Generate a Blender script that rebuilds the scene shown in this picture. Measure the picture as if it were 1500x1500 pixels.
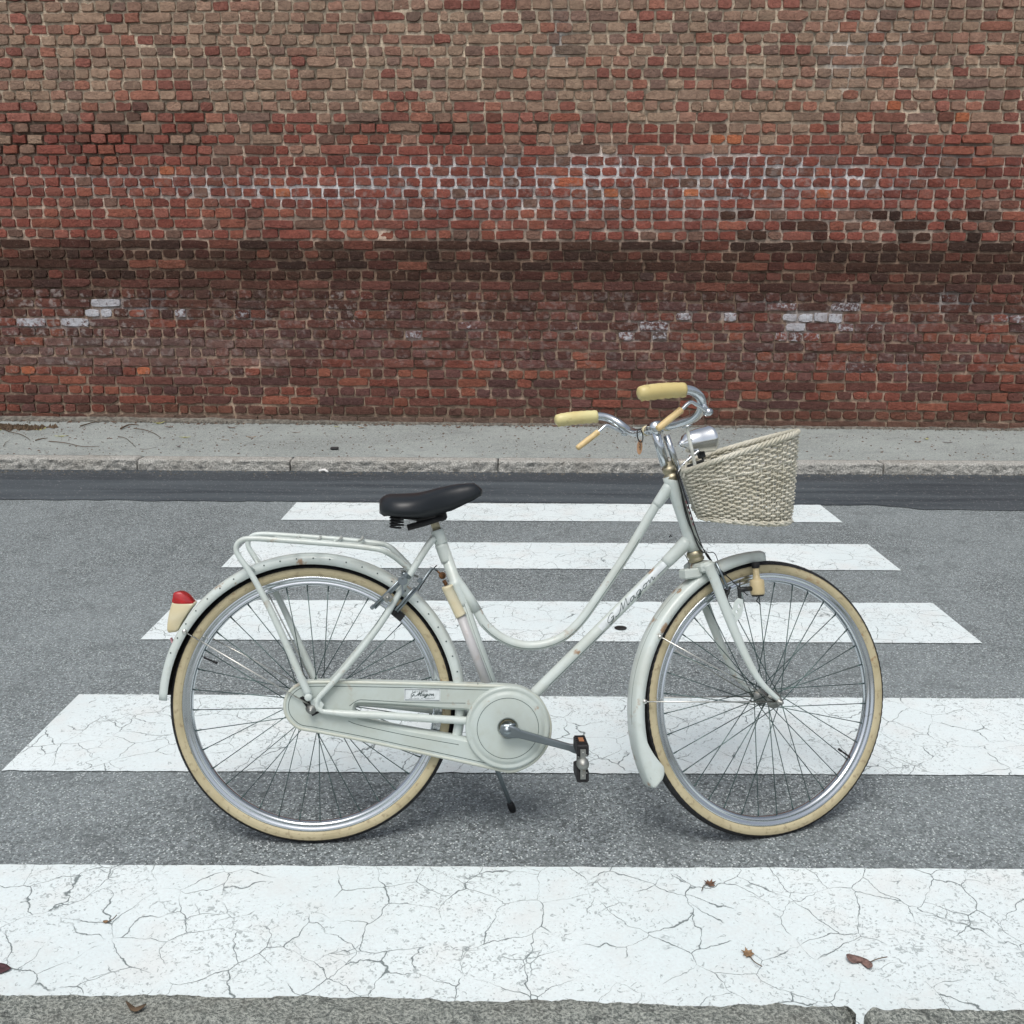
import bpy, math, random
import numpy as np
from math import sin, cos, pi, radians, sqrt, atan2, tan
from mathutils import Vector, Matrix, noise
from mathutils.geometry import tessellate_polygon

for o in list(bpy.data.objects): bpy.data.objects.remove(o)
scene = bpy.context.scene
COL = scene.collection
random.seed(7)

# ------------------------------------------------------------------ camera
CAM_H = 1.466
PITCH, ROLL, FPX = radians(13.557), radians(0.26), 1500.0
_f = Vector((0, cos(PITCH), -sin(PITCH))); _u = Vector((0, sin(PITCH), cos(PITCH))); _r = Vector((1, 0, 0))
RI = _r*cos(ROLL) + _u*sin(ROLL); UP = _u*cos(ROLL) - _r*sin(ROLL); FW = _f
CPOS = Vector((0, 0, CAM_H))
cam_data = bpy.data.cameras.new('camera'); cam = bpy.data.objects.new('camera', cam_data); COL.objects.link(cam)
cam_data.sensor_width = 36; cam_data.lens = 36.0; cam_data.clip_end = 600; cam_data.clip_start = 0.05
cam.matrix_world = Matrix(((RI.x, UP.x, -FW.x, 0), (RI.y, UP.y, -FW.y, 0), (RI.z, UP.z, -FW.z, CAM_H), (0, 0, 0, 1)))
scene.camera = cam

# ------------------------------------------------------------------ world, sun, exposure
SUN_EL, SUN_AZ = radians(64), radians(196)          # direction the light comes from
world = bpy.data.worlds.new('World'); scene.world = world; world.use_nodes = True
wn = world.node_tree; wn.nodes.clear()
sky = wn.nodes.new('ShaderNodeTexSky'); sky.sky_type = 'NISHITA'; sky.sun_disc = False
sky.sun_elevation = SUN_EL; sky.sun_rotation = SUN_AZ; sky.air_density = 1.0; sky.dust_density = 4.0; sky.ozone_density = 1.0
hs = wn.nodes.new('ShaderNodeHueSaturation'); hs.inputs['Saturation'].default_value = 0.42
bg = wn.nodes.new('ShaderNodeBackground'); bg.inputs[1].default_value = 0.13
wo = wn.nodes.new('ShaderNodeOutputWorld')
wn.links.new(sky.outputs[0], hs.inputs['Color']); wn.links.new(hs.outputs[0], bg.inputs[0]); wn.links.new(bg.outputs[0], wo.inputs[0])
sl = bpy.data.lights.new('sun', 'SUN'); sl.energy = 1.5; sl.angle = radians(28); sl.color = (1.0, 0.97, 0.93)
sun = bpy.data.objects.new('sun', sl); COL.objects.link(sun)
sd = Vector((sin(SUN_AZ)*cos(SUN_EL), cos(SUN_AZ)*cos(SUN_EL), sin(SUN_EL)))
sun.rotation_euler = sd.to_track_quat('Z', 'Y').to_euler(); sun.location = sd*30
scene.view_settings.view_transform = 'Standard'; scene.view_settings.look = 'None'
scene.view_settings.gamma = 1; scene.view_settings.use_curve_mapping = False
scene.view_settings.exposure = 0.12
scene.render.engine = 'CYCLES'

# ------------------------------------------------------------------ measuring the place
def ray(px, py): return FW + RI*((px-750)/FPX) + UP*((750-py)/FPX)
def G(px, py, h=0.0):
    d = ray(px, py); return CPOS + d*((h-CAM_H)/d.z)

# ------------------------------------------------------------------ mesh builder
class MB:
    def __init__(s): s.v = []; s.f = []; s.sm = []; s.mi = []
    def add(s, vs, fs, smooth=True, mi=0):
        b = len(s.v); s.v += [tuple(v) for v in vs]
        for f in fs: s.f.append([b+i for i in f]); s.sm.append(smooth); s.mi.append(mi)
    def box(s, c, d, M=None, mi=0, bev=0.0):
        x, y, z = [k/2 for k in d]
        if bev <= 0:
            vs = [Vector((a*x, b*y, g*z)) for g in (-1, 1) for b in (-1, 1) for a in (-1, 1)]
            fs = [(0,2,3,1),(4,5,7,6),(0,1,5,4),(2,6,7,3),(0,4,6,2),(1,3,7,5)]
        else:
            vs = []; e = bev
            for g in (-1, -1.0001, 1.0001, 1):
                zz = (z-e if abs(g) > 1 else z)*(1 if g > 0 else -1); ins = 0 if abs(g) > 1 else e
                X, Y = x-ins, y-ins
                for a, b in ((-1,-1),(1,-1),(1,1),(-1,1)):
                    if (a*b) > 0: q = [(a*X, b*(Y-e)), (a*(X-e), b*Y)]
                    else: q = [(a*(X-e), b*Y), (a*X, b*(Y-e))]
                    if a == -1 and b == -1: q = [(-X, -(Y-e)), (-(X-e), -Y)]
                    if a == 1 and b == -1: q = [((X-e), -Y), (X, -(Y-e))]
                    if a == 1 and b == 1: q = [(X, (Y-e)), ((X-e), Y)]
                    if a == -1 and b == 1: q = [(-(X-e), Y), (-X, (Y-e))]
                    vs += [Vector((p[0], p[1], zz)) for p in q]
            fs = [tuple(range(7, -1, -1)), tuple(range(24, 32))]
            for r in range(3):
                for i in range(8): j = (i+1) % 8; fs.append((r*8+i, r*8+j, r*8+8+j, r*8+8+i))
        if M is not None: vs = [M @ v for v in vs]
        s.add([Vector(c)+v for v in vs], fs, False, mi)
    def tube(s, path, r, n=10, caps=True, mi=0, flat=None, closed=False):
        P = [Vector(p) for p in path]; m = len(P)
        if not hasattr(r, '__len__'): r = [r]*m
        T = []
        for i in range(m):
            if closed: t = P[(i+1) % m]-P[i-1]
            else: t = P[min(i+1, m-1)]-P[max(i-1, 0)]
            T.append(t.normalized() if t.length > 1e-9 else Vector((0, 0, 1)))
        a = Vector((0, 1, 0)) if abs(T[0].y) < .9 else Vector((1, 0, 0))
        nrm = (a - T[0]*a.dot(T[0])).normalized(); vs = []
        for i in range(m):
            nrm = (nrm - T[i]*nrm.dot(T[i])).normalized(); b = T[i].cross(nrm)
            fl = flat if flat else 1.0
            for k in range(n):
                an = 2*pi*k/n; vs.append(P[i] + (nrm*cos(an)*fl + b*sin(an))*r[i])
        fs = []
        for i in range(m if closed else m-1):
            for k in range(n):
                j = (i+1) % m; l = (k+1) % n
                fs.append((i*n+k, i*n+l, j*n+l, j*n+k))
        if caps and not closed: fs += [tuple(range(n-1, -1, -1)), tuple(range((m-1)*n, m*n))]
        s.add(vs, fs, True, mi)
    def lathe(s, prof, n=48, c=(0,0,0), ax=(0,1,0), mi=0, a0=0.0, a1=2*pi, closed=False):
        """prof: list of (radius, along axis)"""
        A = Vector(ax).normalized(); e = Vector((1,0,0)) if abs(A.x) < .9 else Vector((0,0,1))
        X = (e-A*e.dot(A)).normalized(); Y = A.cross(X); full = abs(a1-a0-2*pi) < 1e-6
        m = n if full else n+1; vs = []; k = len(prof)
        for i in range(m):
            an = a0+(a1-a0)*i/n; d = X*cos(an)+Y*sin(an)
            for (r, h) in prof: vs.append(Vector(c)+d*r+A*h)
        fs = []
        for i in range(n):
            j = (i+1) % m
            for q in range(k if closed else k-1):
                w = (q+1) % k
                fs.append((i*k+q, i*k+w, j*k+w, j*k+q))
        s.add(vs, fs, True, mi)
    def loft(s, rings, caps=True, mi=0, closed=True):
        n = len(rings[0]); vs = [v for r in rings for v in r]; fs = []
        for i in range(len(rings)-1):
            for k in range(n if closed else n-1):
                l = (k+1) % n; fs.append((i*n+k, i*n+l, (i+1)*n+l, (i+1)*n+k))
        if caps and closed: fs += [tuple(range(n-1, -1, -1)), tuple(range((len(rings)-1)*n, len(rings)*n))]
        s.add(vs, fs, True, mi)
    def plate(s, outer, holes, place, t0, t1, bev=0.0, mi=0, smooth=False):
        """outer/holes: 2D outlines, place(x,z,t) -> point; solid from t0 to t1, edge bevelled at t1"""
        def area(p): return sum(p[i][0]*p[(i+1) % len(p)][1]-p[(i+1) % len(p)][0]*p[i][1] for i in range(len(p)))/2
        def inset(p, d):
            q = []; n = len(p)
            for i in range(n):
                a = Vector(p[i-1]); b = Vector(p[i]); c = Vector(p[(i+1) % n])
                d1 = (b-a).normalized(); d2 = (c-b).normalized(); nn = Vector((-d1.y-d2.y, d1.x+d2.x))
                if nn.length > 1e-6: nn.normalize()
                q.append((b.x+nn.x*d, b.y+nn.y*d))
            return q
        loops = [outer if area(outer) > 0 else outer[::-1]] + [h if area(h) < 0 else h[::-1] for h in holes]
        ins = [inset(l, bev) if bev else l for l in loops]
        ca = []; st = []
        for L in ins: st.append(len(ca)); ca += L
        tri = tessellate_polygon([[Vector((x, z, 0)) for x, z in L] for L in ins])
        s.add([place(x, z, t1) for x, z in ca], [tuple(t) for t in tri], False, mi)
        flat = [p for L in loops for p in L]
        s.add([place(x, z, t0) for x, z in flat], [tuple(t[::-1]) for t in tri], False, mi)
        for L, I in zip(loops, ins):
            n = len(L)
            rings = [(L, t0), (L, t1-bev), ([((a[0]*.3+b[0]*.7), (a[1]*.3+b[1]*.7)) for a, b in zip(L, I)], t1-bev*.25), (I, t1)] if bev else [(L, t0), (L, t1)]
            vs = [place(x, z, t) for R_, t in rings for x, z in R_]
            fs = [(r*n+i, r*n+(i+1) % n, (r+1)*n+(i+1) % n, (r+1)*n+i) for r in range(len(rings)-1) for i in range(n)]
            s.add(vs, fs, True, mi)
    def build(s, name, mat, parent=None, M=None, fix=True):
        me = bpy.data.meshes.new(name); me.from_pydata(s.v, [], s.f)
        mats = mat if isinstance(mat, (list, tuple)) else [mat]
        for m in mats: me.materials.append(m)
        me.polygons.foreach_set('use_smooth', s.sm); me.polygons.foreach_set('material_index', s.mi)
        me.update()
        if fix:
            import bmesh
            b = bmesh.new(); b.from_mesh(me); bmesh.ops.recalc_face_normals(b, faces=b.faces); b.to_mesh(me); b.free()
        o = bpy.data.objects.new(name, me); COL.objects.link(o)
        if parent: o.parent = parent
        if M is not None: o.matrix_local = M
        return o

def smooth_path(P, k=6, closed=False):
    P = [Vector(p) for p in P]; out = []; n = len(P)
    for i in range(n if closed else n-1):
        if closed: a, b, c, d = P[i-1], P[i], P[(i+1) % n], P[(i+2) % n]
        else: a, b, c, d = P[max(i-1, 0)], P[i], P[i+1], P[min(i+2, n-1)]
        for j in range(k):
            t = j/k
            out.append(.5*((2*b)+(c-a)*t+(2*a-5*b+4*c-d)*t*t+(3*b-a-3*c+d)*t**3))
    if not closed: out.append(P[-1])
    return out

def tag(o, label=None, cat=None, group=None, kind=None):
    if label: o['label'] = label
    if cat: o['category'] = cat
    if group: o['group'] = group
    if kind: o['kind'] = kind
    return o

def empty(name, loc=(0,0,0)):
    o = bpy.data.objects.new(name, None); COL.objects.link(o); o.location = loc; o.empty_display_size = .1
    return o

# ------------------------------------------------------------------ materials
class NT:
    def __init__(s, name):
        s.m = bpy.data.materials.new(name); s.m.use_nodes = True; s.t = s.m.node_tree; s.t.nodes.clear()
        s.out = s.t.nodes.new('ShaderNodeOutputMaterial'); s.b = s.t.nodes.new('ShaderNodeBsdfPrincipled')
        s.t.links.new(s.b.outputs[0], s.out.inputs[0])
        s.tc = s.t.nodes.new('ShaderNodeTexCoord').outputs['Object']
    def lk(s, a, b): s.t.links.new(a, b)
    def inp(s, node, key, v):
        if v is None: return
        if hasattr(v, 'is_output') or isinstance(v, bpy.types.NodeSocket): s.lk(v, node.inputs[key])
        else: node.inputs[key].default_value = v
    def noise(s, scale, det=4, rough=.55, vec=None, dist=0.0, w=None):
        n = s.t.nodes.new('ShaderNodeTexNoise'); n.inputs['Scale'].default_value = scale; n.inputs['Detail'].default_value = det
        n.inputs['Roughness'].default_value = rough; n.inputs['Distortion'].default_value = dist
        s.lk(vec if vec is not None else s.tc, n.inputs['Vector']); return n.outputs[0]
    def noisec(s, scale, det=3, vec=None):
        n = s.t.nodes.new('ShaderNodeTexNoise'); n.inputs['Scale'].default_value = scale; n.inputs['Detail'].default_value = det
        s.lk(vec if vec is not None else s.tc, n.inputs['Vector']); return n.outputs[1]
    def voro(s, scale, feat='F1', vec=None, out='Distance', rnd=1.0):
        n = s.t.nodes.new('ShaderNodeTexVoronoi'); n.feature = feat; n.inputs['Scale'].default_value = scale
        n.inputs['Randomness'].default_value = rnd
        s.lk(vec if vec is not None else s.tc, n.inputs['Vector']); return n.outputs[out]
    def ramp(s, fac, lo, hi, a=0.0, b=1.0, smooth=True):
        n = s.t.nodes.new('ShaderNodeMapRange'); n.interpolation_type = 'SMOOTHSTEP' if smooth else 'LINEAR'
        s.inp(n, 0, fac); s.inp(n, 1, lo); s.inp(n, 2, hi); s.inp(n, 3, a); s.inp(n, 4, b); return n.outputs[0]
    def math(s, op, a, b=0.0, clamp=False):
        n = s.t.nodes.new('ShaderNodeMath'); n.operation = op; n.use_clamp = clamp; s.inp(n, 0, a); s.inp(n, 1, b); return n.outputs[0]
    def mix(s, fac, a, b, mode='MIX'):
        n = s.t.nodes.new('ShaderNodeMix'); n.data_type = 'RGBA'; n.blend_type = mode
        s.inp(n, 0, fac)
        for k, v in ((6, a), (7, b)):
            if isinstance(v, tuple) and len(v) == 3: v = (*v, 1)
            s.inp(n, k, v)
        return n.outputs[2]
    def vadd(s, a, b, sc=None):
        if sc is not None:
            m = s.t.nodes.new('ShaderNodeVectorMath'); m.operation = 'SCALE'; s.lk(b, m.inputs[0]); m.inputs['Scale'].default_value = sc; b = m.outputs[0]
        n = s.t.nodes.new('ShaderNodeVectorMath'); n.operation = 'ADD'; s.lk(a, n.inputs[0]); s.lk(b, n.inputs[1]); return n.outputs[0]
    def vscale(s, a, xyz):
        n = s.t.nodes.new('ShaderNodeVectorMath'); n.operation = 'MULTIPLY'; s.lk(a, n.inputs[0]); n.inputs[1].default_value = xyz; return n.outputs[0]
    def attr(s, name, out='Color'):
        n = s.t.nodes.new('ShaderNodeAttribute'); n.attribute_name = name; return n.outputs[out]
    def sep(s, v):
        n = s.t.nodes.new('ShaderNodeSeparateXYZ'); s.lk(v, n.inputs[0]); return n.outputs
    def color(s, c): s.inp(s.b, 'Base Color', (*c, 1) if isinstance(c, tuple) and len(c) == 3 else c)
    def set(s, **k):
        for a, v in k.items(): s.inp(s.b, {'rough': 'Roughness', 'metal': 'Metallic', 'spec': 'Specular IOR Level', 'coat': 'Coat Weight', 'sub': 'Subsurface Weight', 'ior': 'IOR', 'trans': 'Transmission Weight'}[a], v)
    def bump(s, h, strength=.5, dist=.01):
        n = s.t.nodes.new('ShaderNodeBump'); n.inputs['Strength'].default_value = strength; n.inputs['Distance'].default_value = dist
        s.lk(h, n.inputs['Height']); s.lk(n.outputs[0], s.b.inputs['Normal'])

def simple(name, col, rough=.5, metal=0.0, coat=0.0, spec=.5, var=.12, vs=40, bump=0.0):
    n = NT(name); f = n.noise(vs, 5)
    lo = tuple(c*(1-var) for c in col); hi = tuple(min(1, c*(1+var)) for c in col)
    n.color(n.mix(n.ramp(f, .3, .7), lo, hi)); n.set(rough=rough, metal=metal, coat=coat, spec=spec)
    if bump: n.bump(f, bump, .002)
    return n.m

M = {}
# weathered asphalt with light aggregate
def asphalt(name, base, chip, fine=1.0, contrast=1.0, patch=.16, chipden=.62):
    n = NT(name); flat = n.vscale(n.tc, (1, 1, .3))
    cell = n.voro(150*fine, out='Color', vec=flat); cs = n.sep(cell)
    dist = n.voro(150*fine, vec=flat)
    big = n.noise(.9, 3, vec=flat); mid = n.noise(6, 4, vec=flat); g = n.noise(260*fine, 2, vec=flat)
    val = n.ramp(cs[0], 0, 1, 1-.42*contrast, 1+.42*contrast, False)
    c = n.mix(1.0, (*base, 1), n.mix(0.0, (1,1,1), (1,1,1)), 'MULTIPLY')
    comb = n.t.nodes.new('ShaderNodeCombineColor')
    for i in range(3): n.lk(val, comb.inputs[i])
    c = n.mix(1.0, c, comb.outputs[0], 'MULTIPLY')
    light = n.ramp(cs[1], chipden+.16, chipden+.24); core = n.ramp(dist, .5, .3)
    c = n.mix(n.math('MULTIPLY', light, core), c, (*chip, 1))
    c = n.mix(n.math('MULTIPLY', n.ramp(g, .5, .36), .55*contrast), c, tuple(b*.3 for b in base))
    c = n.mix(n.ramp(big, .3, .7, 0, patch), c, tuple(b*1.7 for b in base))
    c = n.mix(n.ramp(mid, .52, .7, 0, patch), c, tuple(b*.55 for b in base))
    n.color(c); n.set(rough=.88, spec=.35)
    h = n.math('ADD', n.math('MULTIPLY', dist, -.6), g)
    n.bump(h, .6, .006)
    return n
M['asphalt'] = asphalt('asphalt_weathered', (.182, .207, .212), (.68, .73, .73), 1.0, 1.6, .36, .57).m
M['pavement'] = asphalt('pavement_asphalt', (.285, .312, .300), (.46, .48, .46), .8, .8, .28, .66).m
def gutter():
    n = NT('gutter_bitumen'); st = n.vscale(n.tc, (.5, 6, 1))
    a = n.noise(1.2, 5, vec=st); b = n.noise(180, 3); c0 = n.sep(n.voro(140, out='Color'))
    y = n.sep(n.tc)[1]
    edge = n.math('ADD', y, n.math('MULTIPLY', n.noise(3, 4), .16))
    gr = n.math('MAXIMUM', n.ramp(edge, 6.98, 7.16), n.math('MULTIPLY', n.ramp(n.math('ADD', n.sep(n.tc)[0], n.noise(2, 3)), 2.2, 3.6), .6))
    c = n.mix(n.ramp(a, .3, .7), (.040, .052, .062), (.082, .099, .110))
    c = n.mix(n.math('MULTIPLY', gr, n.ramp(b, .4, .6)), c, (.03, .034, .04))
    c = n.mix(n.ramp(c0[0], .965, .985, 0, .6), c, (.3, .3, .3))
    n.color(c); n.set(rough=n.ramp(a, .2, .8, .6, .8), spec=.4); n.bump(b, .35, .004); return n.m
M['gutter'] = gutter()
def zebra():
    n = NT('road_paint_white'); flat = n.vscale(n.tc, (1, 1, .3))
    warp = n.vadd(flat, n.noisec(4, 3, flat), .13); warp2 = n.vadd(warp, n.noisec(30, 3, flat), .020)
    e1 = n.voro(8.2, 'DISTANCE_TO_EDGE', warp2); e2 = n.voro(13, 'DISTANCE_TO_EDGE', warp2)
    w = n.ramp(n.noise(9, 3, vec=flat), .35, .65, .004, .016)
    m1 = n.ramp(n.noise(4.6, 4, vec=flat), .42, .49); m2 = n.ramp(n.noise(6.5, 4, vec=flat), .56, .64)
    cr = n.math('MULTIPLY', n.ramp(e1, n.math('MULTIPLY', w, .35), w, 1, 0), m1)
    cr2 = n.math('MULTIPLY', n.ramp(e2, .004, .020, 1, 0), m2)
    crack = n.math('MAXIMUM', cr, n.math('MULTIPLY', cr2, .8))
    s1 = n.noise(75, 3, .6, flat, 1.2); s2 = n.noise(210, 2, .6, flat, .8)
    den = n.noise(3.2, 3, vec=flat)
    th = n.ramp(den, .3, .7, .345, .43)
    sp = n.ramp(s1, n.math('SUBTRACT', th, .03), th, 1, 0)
    sp2 = n.math('MULTIPLY', n.ramp(s2, .31, .37, 1, 0), n.ramp(den, .4, .6, .3, 1))
    worn = n.math('MAXIMUM', crack, n.math('MAXIMUM', sp, sp2))
    big = n.noise(1.6, 4, vec=flat)
    base = n.mix(n.ramp(big, .3, .7), (.66, .745, .755), (.745, .82, .825))
    base = n.mix(n.ramp(n.noise(7, 4, vec=flat), .45, .75, 0, .25), base, (.66, .60, .55))
    y = n.sep(n.tc)[1]
    base = n.mix(n.math('MULTIPLY', n.ramp(y, 5.2, 6.4), .5), base, (.50, .52, .51))
    fine = n.noise(120, 3, vec=flat)
    base = n.mix(n.ramp(fine, .35, .65, 0, .22), base, (.56, .58, .58))
    c = n.mix(n.math('MULTIPLY', n.math('MAXIMUM', n.math('MULTIPLY', worn, .50), n.math('MULTIPLY', crack, .88)), 1.0, True), base, (.12, .15, .15))
    n.color(c); n.set(rough=.72, spec=.35)
    h = n.math('SUBTRACT', n.math('MULTIPLY', fine, .35), n.math('MULTIPLY', worn, 1.0))
    n.bump(h, .5, .003); return n.m
M['zebra'] = zebra()
def granite(name, a, b, d, sc=1.0, bd=.012):
    n = NT(name); g = n.noise(170*sc, 3, .7); g2 = n.noise(45*sc, 4, .6); bigg = n.noise(3, 4)
    c = n.mix(n.ramp(g, .35, .65), a, b); c = n.mix(n.ramp(g2, .55, .68, 0, .55), c, d)
    c = n.mix(n.ramp(bigg, .45, .7, 0, .3), c, (.30, .27, .22))
    n.color(c); n.set(rough=.85); n.bump(n.math('ADD', g, g2), 1.0, bd); return n.m
M['kerb'] = granite('kerb_granite', (.42, .42, .385), (.76, .75, .70), (.24, .23, .21), .5, .03)
M['near_kerb'] = granite('near_kerb_granite', (.19, .215, .195), (.62, .65, .59), (.06, .07, .065), .9, .022)
def brickmat():
    n = NT('old_brick'); col = n.attr('tint'); wh = n.sep(n.attr('wear'))
    f1 = n.noise(24, 6, .75); f2 = n.noise(70, 4, .7); f3 = n.noise(7, 3)
    c = n.mix(n.ramp(f1, .35, .68, 0, .62), col, n.mix(1.0, col, (.50, .47, .47), 'MULTIPLY'))
    c = n.mix(n.ramp(f2, .55, .75, 0, .35), c, (.33, .27, .22))
    c = n.mix(n.ramp(f2, .42, .28, 0, .5), c, (.03, .022, .02))
    st = n.ramp(n.noise(17, 4, .6), .50, .66, 0, 1)
    c = n.mix(n.math('MULTIPLY', st, wh[1], True), c, (.36, .31, .29))
    wm = n.math('ADD', n.math('MULTIPLY', n.noise(30, 5, .7), .9), wh[0])
    c = n.mix(n.ramp(wm, .86, 1.04), c, n.mix(n.ramp(f3, .3, .7), (.60, .61, .65), (.44, .42, .44)))
    n.color(c); n.set(rough=.92, spec=.25); n.bump(n.math('ADD', f1, n.math('MULTIPLY', f2, .7)), 1.0, .020); return n.m
M['brick'] = brickmat()
def mortarmat():
    n = NT('lime_mortar'); col = n.attr('tint'); f = n.noise(48, 6, .78); g = n.noise(14, 4)
    c = n.mix(n.ramp(f, .38, .62, 0, .6), col, n.mix(1.0, col, (.45, .43, .42), 'MULTIPLY'))
    c = n.mix(n.ramp(g, .5, .75, 0, .3), c, n.mix(1.0, col, (.55, .52, .48), 'MULTIPLY'))
    n.color(c); n.set(rough=.95, spec=.2); n.bump(f, .9, .012); return n.m
M['mortar'] = mortarmat()
def bikepaint(name, base, grime, rust=.5, rough=.3):
    n = NT(name); a = n.noise(7, 5, .6); b = n.noise(45, 4, .6); r = n.noise(22, 5, .65); r2 = n.noise(5, 2); ch = n.noise(95, 3, .6)
    c = n.mix(n.ramp(a, .35, .75, 0, .55), base, grime)
    c = n.mix(n.ramp(b, .5, .75, 0, .3), c, grime)
    m = n.math('MULTIPLY', n.ramp(r, .57, .67), n.ramp(r2, .50, .60))
    c = n.mix(n.math('MULTIPLY', m, rust), c, (.30, .17, .08))
    c = n.mix(n.ramp(ch, .745, .775, 0, .8), c, (.10, .075, .06))
    n.color(c); n.set(rough=n.ramp(b, .3, .7, rough, rough+.2), coat=.25, spec=.5); n.bump(b, .05, .001); return n.m
M['paint'] = bikepaint('mint_white_enamel', (.56, .625, .602), (.44, .465, .405), .9)
M['case'] = bikepaint('chain_case_plastic', (.48, .545, .52), (.39, .415, .35), .9, .35)
M['case_rim'] = bikepaint('chain_case_edge', (.50, .54, .48), (.44, .43, .33), .6, .4)
M['pinstripe'] = simple('pinstripe_black', (.03, .06, .055), .5)
M['decal'] = simple('decal_silver_white', (.64, .69, .70), .35)
def chrome(name, col=(.62, .66, .69), rough=.12, pit=.25):
    n = NT(name); a = n.noise(60, 5, .65); b = n.noise(9, 3)
    n.color(n.mix(n.math('MULTIPLY', n.ramp(a, .58, .72), pit), col, (.25, .17, .10)))
    n.set(metal=1.0, rough=n.ramp(b, .3, .7, rough, rough+.14)); return n.m
M['chrome'] = chrome('chrome_worn'); M['lampchrome'] = chrome('lamp_chrome', (.82, .85, .87), .05, .08)
M['steel'] = chrome('crank_steel', (.27, .31, .33), .3, .3); M['dull'] = chrome('dull_zinc', (.34, .35, .33), .42, .6)
M['brass'] = chrome('headset_grimy', (.42, .38, .27), .35, .7)
M['spoke'] = simple('spoke_steel', (.09, .135, .13), .35, .8, var=.3)
M['rod'] = chrome('stay_rod', (.62, .62, .58), .25, .4)
M['black'] = simple('black_rubber', (.012, .012, .013), .62, spec=.4, var=.4, vs=80, bump=.3)
M['dark'] = simple('dark_metal', (.035, .038, .038), .45, .5, var=.5)
M['tan'] = None
def tyre():
    n = NT('tyre_tan_wall'); a = n.noise(14, 5, .6); b = n.noise(70, 3); st = n.noise(4, 3)
    c = n.mix(n.ramp(a, .35, .7), (.47, .415, .265), (.40, .345, .21))
    c = n.mix(n.math('MULTIPLY', n.ramp(b, .55, .7), .5), c, (.20, .15, .09))
    c = n.mix(n.math('MULTIPLY', n.ramp(n.noise(30, 5), .62, .7), n.ramp(st, .5, .6)), c, (.27, .13, .05))
    n.color(c); n.set(rough=.6); n.bump(b, .2, .001); return n.m
M['tan'] = tyre()
def leather():
    n = NT('saddle_vinyl'); a = n.noise(6, 3); b = n.noise(300, 2)
    n.color(n.mix(a, (.006, .008, .010), (.012, .016, .020))); n.set(rough=n.ramp(a, .3, .7, .32, .42), spec=.42); n.bump(b, .08, .001); return n.m
M['saddle'] = leather()
def gripm(name, a, b):
    n = NT(name); f = n.noise(28, 5, .6); g = n.noise(9, 3)
    c = n.mix(n.ramp(g, .35, .65), a, b); c = n.mix(n.ramp(f, .58, .75, 0, .6), c, (.24, .16, .07))
    n.color(c); n.set(rough=.42, sub=.0, spec=.5); n.bump(f, .15, .001); return n.m
M['grip'] = gripm('grip_yellowed', (.66, .60, .30), (.58, .47, .20))
M['lever_grip'] = gripm('lever_sleeve_yellowed', (.68, .52, .26), (.55, .38, .17))
M['cream'] = gripm('cream_plastic', (.62, .58, .43), (.58, .50, .30))
M['dynamo'] = gripm('dynamo_cream', (.60, .50, .30), (.52, .42, .23))
M['white_plastic'] = simple('white_plastic', (.68, .70, .64), .4)
M['red'] = simple('red_lens', (.42, .012, .014), .18, coat=.6, var=.25)
M['under'] = simple('mudguard_underside_grime_shade', (.022, .022, .020), .9, var=.5)  # grime plus the shade inside the guard, painted into this near-black colour
M['rust'] = simple('rusty_steel', (.12, .055, .02), .8, .3, var=.6, vs=90)
M['lavender'] = bikepaint('pump_lavender_grey', (.46, .46, .47), (.40, .38, .36), .2, .4)
M['orange'] = simple('orange_tag', (.56, .32, .18), .6)
M['reflector'] = simple('amber_reflector', (.38, .17, .08), .3)
M['sticker'] = simple('sticker_red_white', (.45, .22, .25), .5, var=.5, vs=160)
M['glass'] = None
_g = NT('lamp_glass'); _g.color((.85, .88, .88)); _g.set(rough=.08, trans=.6, ior=1.45); M['glass'] = _g.m
def wicker():
    n = NT('wicker_bleached'); a = n.noise(18, 4); b = n.noise(120, 3, vec=n.vscale(n.tc, (1, 1, 4)))
    c = n.mix(n.ramp(a, .3, .7), (.62, .60, .51), (.47, .45, .36)); c = n.mix(n.ramp(b, .55, .75, 0, .45), c, (.34, .28, .17))
    n.color(c); n.set(rough=.62); n.bump(b, .3, .001); return n.m
M['wicker'] = wicker()
M['leaf_brown'] = simple('leaf_brown', (.12, .065, .04), .8, var=.5, vs=90, bump=.5)
M['leaf_dark'] = simple('leaf_dark_red', (.06, .025, .03), .7, var=.4, vs=90, bump=.5)
M['leaf_tan'] = simple('leaf_tan', (.24, .15, .08), .8, var=.4, vs=90, bump=.5)
M['leaf_grey'] = simple('leaf_greyed', (.17, .105, .09), .75, var=.45, vs=120, bump=.6)
M['leaf_yellow'] = simple('leaf_yellow_green', (.38, .38, .12), .6, var=.3, vs=60)
M['twig'] = simple('twig_brown', (.09, .06, .035), .9, var=.4)
M['weed'] = simple('weed_olive', (.10, .10, .03), .8, var=.5)
M['litter_black'] = simple('litter_black', (.01, .01, .012), .5)
M['litter_white'] = simple('litter_white', (.7, .7, .68), .5)
M['scrap'] = simple('scrap_gravel', (.14, .13, .11), .9, var=.5, vs=30)

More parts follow.
